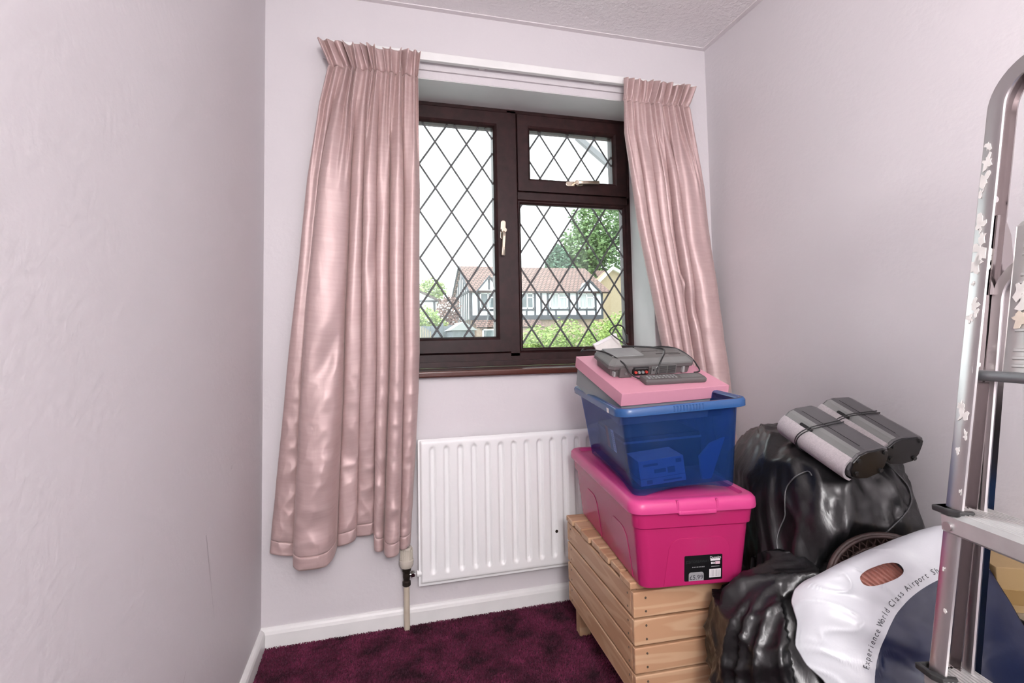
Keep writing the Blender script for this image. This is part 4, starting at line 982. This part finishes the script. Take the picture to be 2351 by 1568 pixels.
def lay_cable(name, label, y0, dr, xz, obj, root, r=.0017):
    Mw = Matrix.Translation(root.location); bm = bmesh.new(); bm.from_mesh(obj.data); bm.transform(Mw); bv = BVHTree.FromBMesh(bm); P = []
    for q in spline([Vector((a, -1.5, b)) for a, b in xz], 10):
        d = Vector(dr).normalized(); st = Vector((q.x, y0, q.z)) - d*.3; hit = bv.ray_cast(st, d)
        if hit[0]: P.append(hit[0] - d*r*1.6)
    bm.free()
    for _ in range(6):
        P = [P[0]] + [P[i] if (P[i-1]+P[i+1]-P[i]*2).dot(d) > 0 else (P[i-1]+P[i]*2+P[i+1])/4 for i in range(1, len(P)-1)] + [P[-1]]
    o = MB().tube(P, r, 7).build(name, LEADG, None, smooth=True); tag(o, label, 'cable'); return o
lay_cable('speaker_cable', 'thin black cable looping down the left of the big sack', -.95, (.68, .73, -.28), [(1.401, .70), (1.388, .713), (1.349, .702), (1.32, .676), (1.314, .631), (1.312, .606), (1.292, .573), (1.284, .544), (1.291, .498)], BIGO, BIG)
lay_cable('speaker_cable', 'thin black cable curving down the right of the big sack', -.98, (.95, .79, -.30), [(1.596, .722), (1.628, .693), (1.661, .658), (1.668, .62), (1.642, .591), (1.591, .56), (1.565, .547)], BIGO, BIG)

# ================================================================== CARRIER BAG AND ITS SURROUNDINGS
HC = (.007, .017)
OUT = [(.149, .134), (.185, .128), (.205, .100), (.216, .056), (.235, -.005), (.250, -.060), (.262, -.16), (.250, -.30), (.225, -.46), (.10, -.50), (-.02, -.50), (-.075, -.40), (-.100, -.30), (-.112, -.235), (-.130, -.195), (-.160, -.172), (-.178, -.138), (-.166, -.094), (-.174, -.055), (-.164, -.030), (-.142, -.010), (-.108, .008), (-.062, .036), (-.008, .065), (.060, .098), (.110, .120)]
def carrier_h(a, b, rho):
    h = .030*(1-rho**4) + .008*noise.noise((a*7, b*7, 2)) *(1-rho)
    h += .008*gauss(b + .10 + .25*a, 0, .025)*sstep(.25, -.1, a)*(1-rho**4) - .006*gauss(b + .05 + .35*a, 0, .018)*sstep(.15, -.1, a)
    h += .0016*noise.noise((a*20+b*8, b*26-a*5, 4)) + .004*max(0, ridged((a*9+b*16, b*14-a*5, 1)))**6*sstep(.12, -.05, a)
    h += .012*math.sin((b+.1)*34 + a*6)*sstep(-.06, -.2, b)*(1-rho**2)*.6
    return h
def build_carrier():
    e = empty('carrier_bag', CP0); tag(e, 'white and navy airport shopping carrier bag slumped against the black sacks', 'carrier bag')
    out = [Vector(p).to_2d() for p in OUT]
    # resample outline by angle around the hand hole
    cx, cy = HC; NA, NR = 260, 70; ang = R(24); P2 = []
    poly = [(p[0]-cx, p[1]-cy) for p in OUT]
    def hit(th):
        d = (math.cos(th), math.sin(th)); best = 0
        for (x1, y1), (x2, y2) in zip(poly, poly[1:]+poly[:1]):
            ex, ey = x2-x1, y2-y1; den = d[0]*ey - d[1]*ex
            if abs(den) < 1e-9: continue
            t = (x1*ey - y1*ex)/den; u = (x1*d[1] - y1*d[0])/den
            if t > 0 and -1e-6 <= u <= 1+1e-6: best = max(best, t)
        return best
    rad = [hit(2*PI*k/NA) for k in range(NA)]
    rad = [(rad[k-1]+2*rad[k]+rad[(k+1) % NA])/4 for k in range(NA)]
    def hole(th):
        a = th-ang; hx, hy = .046, .0165; return 1/((abs(math.cos(a)/hx)**2.6 + abs(math.sin(a)/hy)**2.6)**(1/2.6))
    vs, uv = [], []
    for j in range(NR+1):
        t = j/NR
        for k in range(NA):
            th = 2*PI*k/NA; r = lerp(hole(th), rad[k], t); a, b = cx+r*math.cos(th), cy+r*math.sin(th)
            q = CE1*a + CE2*b + CN*carrier_h(a, b, max(.0, t)); uv.append((a, b)); vs.append(q)
    n = NA; fs = [(j*n+k, j*n+(k+1) % n, (j+1)*n+(k+1) % n, (j+1)*n+k) for j in range(NR) for k in range(n)]
    # back sheet
    base = len(vs)
    for j in range(1, 11):
        t = 1-j/10
        for k in range(NA):
            th = 2*PI*k/NA; r = rad[k]*t; a, b = cx+r*math.cos(th), cy+r*math.sin(th)
            vs.append(CE1*a + CE2*b + CN*(carrier_h(a, b, 1)*t - .022*(1-t*t))); uv.append((a+9, b))
    for j in range(10):
        o0 = base-n if j == 0 else base+(j-1)*n
        fs += [(o0+k, o0+(k+1) % n, base+j*n+(k+1) % n, base+j*n+k) for k in range(n)]
    vs = [Vector((v.x, v.y, max(v.z, -CP0.z+.004))) for v in vs]
    m = bpy.data.materials.new('printed_polythene'); m.use_nodes = True; nt = m.node_tree; bs = nt.nodes['Principled BSDF']
    bs.inputs['Roughness'].default_value = 0.3; bs.inputs['Specular IOR Level'].default_value = 0.5
    u = nd(nt, 'ShaderNodeUVMap'); dd = nd(nt, 'ShaderNodeVectorMath', operation='DISTANCE'); dd.inputs[1].default_value = (.250, -.250, 0)
    nt.links.new(u.outputs[0], dd.inputs[0]); gt = nd(nt, 'ShaderNodeMath', operation='GREATER_THAN'); gt.inputs[1].default_value = .302; nt.links.new(dd.outputs['Value'], gt.inputs[0])
    mx = nd(nt, 'ShaderNodeMix', data_type='RGBA'); mx.inputs[6].default_value = (.010, .016, .050, 1); mx.inputs[7].default_value = (.60, .615, .645, 1)
    nt.links.new(gt.outputs[0], mx.inputs[0]); nt.links.new(mx.outputs[2], bs.inputs['Base Color'])
    tc = nd(nt, 'ShaderNodeTexCoord'); nn = nd(nt, 'ShaderNodeTexNoise'); nn.inputs['Scale'].default_value = 26; nn.inputs['Detail'].default_value = 4; nt.links.new(tc.outputs['Object'], nn.inputs[0])
    bp = nd(nt, 'ShaderNodeBump'); bp.inputs['Strength'].default_value = .05; bp.inputs['Distance'].default_value = .02; nt.links.new(nn.outputs['Fac'], bp.inputs['Height']); nt.links.new(bp.outputs[0], bs.inputs['Normal'])
    to_mesh('bag_film', vs, fs, m, e, smooth=True, uvs=uv)
    # arched lettering
    tv, tf = [], []; txt = 'Experience World Class Airport Shopping'; RT = .3125
    for i, ch in enumerate(txt):
        if ch == ' ': continue
        th = R(163.3 - i*1.47); g, f = text_geo(ch, .0150); k = len(tv)
        bx, by = .250 + RT*math.cos(th), -.250 + RT*math.sin(th); tx_, ty = math.sin(th), -math.cos(th); nx, ny = math.cos(th), math.sin(th)
        for v in g:
            a, b = bx + tx_*v.x*.85 + nx*v.y, by + ty*v.x*.85 + ny*v.y
            dx, dy = a-cx, b-cy; th2 = math.atan2(dy, dx) % (2*PI); r = math.hypot(dx, dy); rk = rad[int(th2/(2*PI)*NA) % NA]; hr = hole(th2)
            rho = max(0, min(1, (r-hr)/(rk-hr))); tv.append(CE1*a + CE2*b + CN*(carrier_h(a, b, rho)+.0008))
        tf += [tuple(q+k for q in p) for p in f]
    o = to_mesh('printed_text', tv, tf, TEXTK, e); o['label'] = 'dark lettering Experience World Class Airport Shopping along the navy curve'
    # pleated copper fabric seen through the hand hole
    c = empty('pleated_shade', CP0 + CE1*.007 + CE2*.017 + CN*.006); tag(c, 'copper coloured pleated fabric showing through the carrier bag handle', 'fabric')
    vs, fs = [], []; NX, NY = 120, 14
    for j in range(NY+1):
        for i in range(NX+1):
            s, t = i/NX-.5, j/NY-.5; sk = s + t*.22
            z = .016*math.cos(s*2.4) + .0035*math.sin(sk*2*PI*11 + 1.2*noise.noise((sk*6, t*2, 1))) + .002*noise.noise((sk*40, t*6, 2))
            ca, sa = math.cos(R(24)), math.sin(R(24)); qa, qb = s*.104, t*.046; vs.append(CE1*(qa*ca-qb*sa) + CE2*(qa*sa+qb*ca) + CN*(z-.014))
    n = NX+1; fs = [(j*n+i, j*n+i+1, (j+1)*n+i+1, (j+1)*n+i) for j in range(NY) for i in range(NX)]
    o = to_mesh('pleated_fabric', vs, fs, COPPER, c, smooth=True); o.modifiers.new('cloth', 'SOLIDIFY').thickness = .002
    # dark wicker basket behind the bag
    w = empty('wicker_basket', CP0 + CE1*.050 - CE2*.026 - CN*.040); tag(w, 'dark brown wicker basket rim peeping out behind the carrier bag', 'basket')
    def cp(r, th, d): return CE1*(r*math.cos(th)) + CE2*(r*math.sin(th)) + CN*d
    NN = 72
    def hoop(r, d, rad_, name, x=None):
        vs, fs = [], []; m_ = 8
        for k in range(NN):
            th = 2*PI*k/NN
            for q in range(m_):
                al = 2*PI*q/m_; vs.append(cp(r + rad_*math.cos(al), th, d + rad_*math.sin(al)))
        fs = [(k*m_+q, k*m_+(q+1) % m_, ((k+1) % NN)*m_+(q+1) % m_, ((k+1) % NN)*m_+q) for k in range(NN) for q in range(m_)]
        to_mesh(name, vs, fs, WICKER, w, smooth=True)
    hoop(.136, .0, .0060, 'rim_hoop'); hoop(.1305, .004, .0042, 'rim_hoop'); hoop(.110, -.010, .0035, 'inner_hoop')
    for k in range(44):
        th = 2*PI*k/44
        for sg in (1, -1):
            MB().tube([cp(.129, th, .001), cp(.110, th+sg*.11, -.009)], .0016, 5).build('cane', WICKER, w)
    vs = [cp(.128, 2*PI*k/48, -.004) for k in range(48)] + [cp(.10, 2*PI*k/48, -.045) for k in range(48)]
    to_mesh('basket_wall', vs, [(k, (k+1) % 48, 48+(k+1) % 48, 48+k) for k in range(48)] + [tuple(range(48, 96))], WICKER, w)
build_carrier()

def build_corner_things():
    k = empty('cardboard_box', (1.745, -1.15, 0), (0, 0, R(-28))); tag(k, 'brown cardboard box with parcel tape standing by the right wall', 'cardboard box')
    # box turned towards the room
    MB().box(-.085, .085, -.075, .09, 0, .545).build('carton_body', KRAFT, k, bevel=.002)
    MB().box(-.087, .087, -.0765, -.075, .47, .50).build('tape_strip', TAPE, k); MB().box(-.02, .02, -.077, -.075, .25, .545).build('tape_strip', TAPE, k)
    MB().box(-.088, .088, -.078, -.075, .425, .455).build('tape_strip', mat('clear_tape', (.30, .24, .17), .12, var=.5, vscale=40, bump=.5, bscale=60), k)
    st = MB(); M = Matrix.Translation((.01, -.083, .385)) @ Matrix.Rotation(R(30), 4, 'Y')
    for i in range(16):
        for j in range(3): st.box(-.10+i*.0125, -.0895+i*.0125, -.006, .004+.002*((i+j) % 2), -.022+j*.0145 + .003*(i % 2), -.010+j*.0145 + .003*(i % 2), M)
    st.build('braided_strap', GLOSSK, k, bevel=.0015)
    def lim(w, q):
        w.z = max(w.z, .002); w.x = min(w.x, 1.84); d = (w-CP0).dot(CN)
        if d < .045 and w.z > .02: w += CN*(.045-d)
    sack('plastic_bag', 'small yellow plastic bag on the floor behind the ladder', (1.645, -1.36, .205), (.10, .06, .20), 9, lim, .6, m=YELLOW, cat='plastic bag', group=None)
    g = empty('green_carton', (1.60, -.20, 0)); tag(g, 'green carton tucked behind the pink tub below the curtain', 'carton')
    MB().box(-.12, .12, -.16, .02, 0, .445).build('carton_body', GREENB, g, bevel=.002); MB().box(-.121, .121, -.161, .021, .40, .402).build('lid_line', BLACKHOLE, g)
    b = empty('black_folder', (1.60, -.215, .446)); tag(b, 'glossy black folder lying on the green carton behind the tubs', 'folder')
    MB().box(-.115, .115, -.13, .02, 0, .016).build('folder_cover', GLOSSK, b, bevel=.004); MB().box(-.10, .112, -.132, .0, .018, .022).build('folder_sheet', CHROME, b, bevel=.001)
build_corner_things()

# ================================================================== STEP LADDER
def build_ladder():
    wv = Vector((.2, .98, 0)).normalized(); nv = Vector((-wv.y, wv.x, 0)); O = Vector((1.275, -1.335, 0)); LW = .40; KL = .18
    e = empty('step_ladder', O); tag(e, 'folded aluminium step ladder with paint splashes standing at the right', 'ladder')
    def P(n, w, z): return nv*n + wv*w + Vector((0, 0, z))
    front = lambda z: .132 - KL*z
    rear = lambda z: .067 - .158*z
    def path(zt, r, zb=0.0, inset=0.0):
        pts = [(-inset, zb, 0.0)]; pts = []
        for z in (zb, .25, .5, .75, 1.0, 1.2, zt-r): 
            if z <= zt-r+1e-6: pts.append((-inset, z, 0))
        for k in range(1, 13):
            a = PI/2*k/12; pts.append((-inset - r + r*math.cos(a), zt-r + r*math.sin(a), a))
        m = len(pts)
        for k in range(m-1, -1, -1): pts.append((-LW - pts[k][0], pts[k][1], PI - pts[k][2]))
        return pts
    def channel(name, pts, fn, prof, m):
        rings = []
        for w, z, a in pts:
            # inward normal of the path in the (w,z) plane: at a=0 points to -w
            qi = (-math.cos(a), -math.sin(a)) if True else None
            rings.append([P(fn(z + qi[1]*q) + n, w + qi[0]*q, z + qi[1]*q) for q, n in prof])
        return MB().loft(rings).build(name, m, e, smooth='auto')
    # front hoop frame: rounded front flange facing left, web, return lip
    flange = [(0, -.004), (.0008, -.0012), (.003, 0), (.026, 0), (.029, -.0012), (.030, -.004), (.028, -.0045), (.0275, -.0026), (.026, -.002), (.0035, -.002), (.0022, -.003), (.0022, -.0065), (0, -.0065)]
    web = [(0, -.0065), (.0022, -.0065), (.0022, -.044), (.012, -.044), (.012, -.046), (0, -.046)]
    pf = path(1.49, .075)
    a = channel('front_frame', pf, front, flange, ALU); a['label'] = 'bright rounded front flange of the hooped frame'
    channel('frame_web', pf, front, web, ALUW)
    pr = path(1.165, .075, 0.0, .003)
    fl2 = [(0, -.003), (.001, 0), (.017, 0), (.019, -.002), (.019, -.004), (.017, -.002), (.002, -.002), (.002, -.005), (0, -.005)]
    channel('rear_frame', pr, rear, fl2, ALU); channel('rear_web', pr, rear, [(0, -.005), (.002, -.005), (.002, -.033), (0, -.033)], ALUW)
    # treads
    for i, z in enumerate((.25, .5, .75)):
        n0 = front(z)+.010; d = .082
        t = empty('tread', (0, 0, 0)); t.parent = e
        mb = MB(); w0, w1 = -LW+.004, -.004
        rings = []
        prof = [(0, -.006), (0, -.030), (-.004, -.034), (-.008, -.034), (-.008, -.010), (-d+.004, -.010), (-d+.004, -.026), (-d, -.026), (-d, -.004), (-d+.004, 0), (-.006, 0)]
        for w in (w0, w1): rings.append([P(n0+n, w, z+dz) for n, dz in prof])
        mb.loft(rings).build('tread_board', ALUS, t)
        for k in range(11):
            n = n0-.010-k*.0064; rb = MB(); rb.loft([[P(n, w, z), P(n-.0030, w, z), P(n-.0024, w, z+.0014), P(n-.0006, w, z+.0014)] for w in (w0, w1)]); rb.build('grip_rib', ALUS, t)
        for w, s in ((0, 1), (-LW, -1)):
            # black rubber collar around the stile where it meets the tread
            c = MB(); za, zb = z-.004, z+.0055
            ringp = [(.013, s*.010), (.013, -s*.020), (.006, -s*.034), (-.016, -s*.038), (-.020, -s*.030), (-.004, -s*.026), (.006, -s*.010), (.006, s*.006), (-.030, s*.006), (-.030, s*.010)]
            c.loft([[P(front(z)+n, w+q, zz) for n, q in (ringp if s > 0 else ringp[::-1])] for zz in (za, zb)]); c.build('rubber_collar', RUBBER, t, bevel=.002)
            r = MB(); r.cyl(P(n0+.0002, w-s*.016, z-.022), P(n0+.003, w-s*.016, z-.022), .0075, 14); r.build('rivet', ALU, t, smooth='auto')
    # folded platform plate
    pl = empty('platform', (0, 0, 0)); pl.parent = e; z0, z1 = .958, 1.215
    fp = lambda z: front(z) - .030
    mb = MB(); rings = []
    for z, q in ((z0, .010), (z0+.008, 0), (z1-.008, 0), (z1, .010)):
        rings.append([P(fp(z)-q*.5, -.042-q*.4, z), P(fp(z)-q*.5, -LW+.042+q*.4, z), P(fp(z)-.022, -LW+.042+q*.4, z), P(fp(z)-.022, -.042-q*.4, z)])
    mb.loft(rings).build('platform_plate', ALUS, pl, bevel=.003)
    for z in (.985, .997, 1.009, 1.040, 1.115, 1.127, 1.160, 1.172, 1.184):
        rb = MB(); rb.loft([[P(fp(zz)+dn, w, zz) for zz, dn in ((z-.003, 0), (z+.003, 0), (z+.0015, .0018), (z-.0015, .0018))] for w in (-.058, -LW+.058)]); rb.build('platform_rib', ALUS, pl)
    MB().cyl(P(front(.968)-.016, -.002, .968), P(fp(.968)-.006, -LW+.002, .966), .0085, 14).build('hinge_rod', mat('grey_steel', (.30, .32, .33), .4, metal=.7, var=.2), e, smooth='auto')
    br = MB(); br.loft([[P(front(z)+n, w, z) for z, n in ((1.10, -.034), (1.10, -.062), (1.16, -.070), (1.20, -.062), (1.235, -.046), (1.235, -.034))] for w in (-.004, -.007)]); br.build('hinge_bracket', ALUW, e)
    MB().cyl(P(front(1.262)-.028, -.0024, 1.262), P(front(1.262)-.028, -.006, 1.262), .006, 12).build('rivet', ALU, e, smooth='auto')
    # cable tie on the rod
    MB().tube(spline([P(front(.968)-.004, -.022, .982), P(front(.968)-.002, -.024, .970), P(front(.95)-.0035, -.025, .945), P(front(.92)-.006, -.0255, .917)], 5), .0016, 6).build('cable_tie', STICKW, e)
    for w in (-.014, -LW+.014):
        MB().box(-.02, .02, -.018, .018, -.0, .03, Matrix.Translation(P(front(.0)-.018, w, 0.0)) @ Matrix.Rotation(R(11.5), 4, 'Z')).build('foot', RUBBER, e, bevel=.004)
    # dried paint splashes on the flange, web and platform
    rn = random.Random(5)
    def splash(z, w, sz, surf, m):
        pts = []; nn = 17
        for k in range(nn):
            a = 2*PI*k/nn; rr = sz*(.8+1.1*noise.noise((math.cos(a)*1.5+z*70, math.sin(a)*1.5, w*120))+rn.uniform(-.08, .08)); pts.append((rr*math.cos(a)*.85, rr*math.sin(a)*1.25))
        lo, hi = (-.0285, -.0015) if surf == 'f' else (-.0, 0)
        vs = []
        for q in (0, 1):
            for u, v in pts:
                if surf == 'f': ww = max(-.0265, min(-.0035, w+u)); vs.append(P(front(z+v) + .0003 + q*.0007, ww, z+v))
                elif surf == 'p': ww = min(-.05, w+u); zz = max(z0+.012, min(z1-.012, z+v)); vs.append(P(fp(zz) + .0019 + q*.0008, ww, zz))
                else: nn_ = max(-.042, min(-.009, w+u)); vs.append(P(front(z+v) + nn_, -.0026 - q*.0006, z+v))
        n = nn; MB().add(vs, [tuple(range(n-1, -1, -1)), tuple(range(n, 2*n))] + [(i, (i+1) % n, n+(i+1) % n, n+i) for i in range(n)]).build('paint_splash', m, e)
    for z, w, s in ((1.352, -.010, .009), (1.325, -.012, .010), (1.295, -.012, .012), (1.272, -.006, .006), (1.215, -.012, .011), (1.195, -.018, .009), (1.172, -.014, .014), (1.150, -.012, .012), (1.12, -.01, .004), (1.085, -.016, .008), (1.07, -.02, .005), (1.06, -.010, .007), (.905, -.016, .011), (.918, -.010, .007), (.872, -.024, .006), (.845, -.014, .005), (.66, -.01, .003), (.60, -.02, .003), (.785, -.026, .004)): splash(z, w, s, 'f', PAINTS)
    for z, w, s in ((1.02, -.026, .005), (.985, -.03, .005), (1.10, -.02, .003), (1.15, -.025, .012), (1.165, -.03, .010), (1.30, -.02, .004), (1.24, -.03, .003), (.93, -.02, .003)): splash(z, w, s, 'w', PAINTS)
    for z, w, s, m in ((1.085, -.075, .020, PAINTS), (1.075, -.11, .026, PAINTS), (1.045, -.085, .024, CREAMS), (1.035, -.13, .030, CREAMS), (1.11, -.10, .016, CREAMS), (1.06, -.062, .012, CREAMS), (1.10, -.062, .014, PAINTS), (1.005, -.09, .010, PAINTS), (1.13, -.16, .02, PAINTS), (1.00, -.2, .03, CREAMS)): splash(z, w, s, 'p', m)
build_ladder()

# ================================================================== BEHIND THE VIEWER: what the ladder's bright webs mirror, and an added fill globe
def build_rear_things():
    t = empty('storage_tub', (1.62, -2.14, 0)); tag(t, 'tall blue lidded plastic bin by the right wall nearest the viewer', 'storage tub')
    MB().loft([ring(.17, .24, .03, 0, 5), ring(.19, .26, .03, .60, 5)]).build('tub_body', BLUER, t, smooth='auto')
    MB().loft([ring(.20, .27, .035, .595, 5), ring(.205, .275, .035, .60, 5), ring(.205, .275, .035, .640, 5), ring(.195, .265, .03, .65, 5)]).build('lid', mat('sky_blue_lid', (.03, .17, .52), .3), t, smooth='auto')
    def lim(w, q): w.z = max(w.z, .655); w.x = min(w.x, 1.84)
    sack('refuse_sack', 'black refuse sack lying on the tall blue bin', (1.64, -2.14, .80), (.18, .26, .16), 12, lim, 1.0)
    l = empty('fill_globe', FILL_POS); tag(l, 'large white glowing globe, an added fill light out of view', 'fill light')  # made-up glowing globe, added out of view to light the room softly
    m = bpy.data.materials.new('fill_globe_glow'); m.use_nodes = True; b = m.node_tree.nodes['Principled BSDF']
    b.inputs['Base Color'].default_value = (.85, .84, .82, 1); b.inputs['Emission Color'].default_value = (1, .985, .98, 1); b.inputs['Emission Strength'].default_value = FILL_GLOW
    n = 32; rings = []
    for j in range(17):
        t = lerp(.02, PI-.12, j/16); rr = FILL_R*math.sin(t)*(1-.012*(j % 2)); rings.append([(rr*math.cos(2*PI*k/n), rr*math.sin(2*PI*k/n), -FILL_R*math.cos(t)) for k in range(n)])
    MB().loft(rings, cap1=False).build('fill_ball', m, l, smooth=True)
    MB().cyl((0, 0, FILL_R*.9), (0, 0, ROOM_H-FILL_POS[2]), .004, 8).build('fill_cord', WHITE, l); MB().cyl((0, 0, ROOM_H-FILL_POS[2]-.03), (0, 0, ROOM_H-FILL_POS[2]), .045, 20).build('fill_mount', WHITE, l, smooth='auto')
build_rear_things()
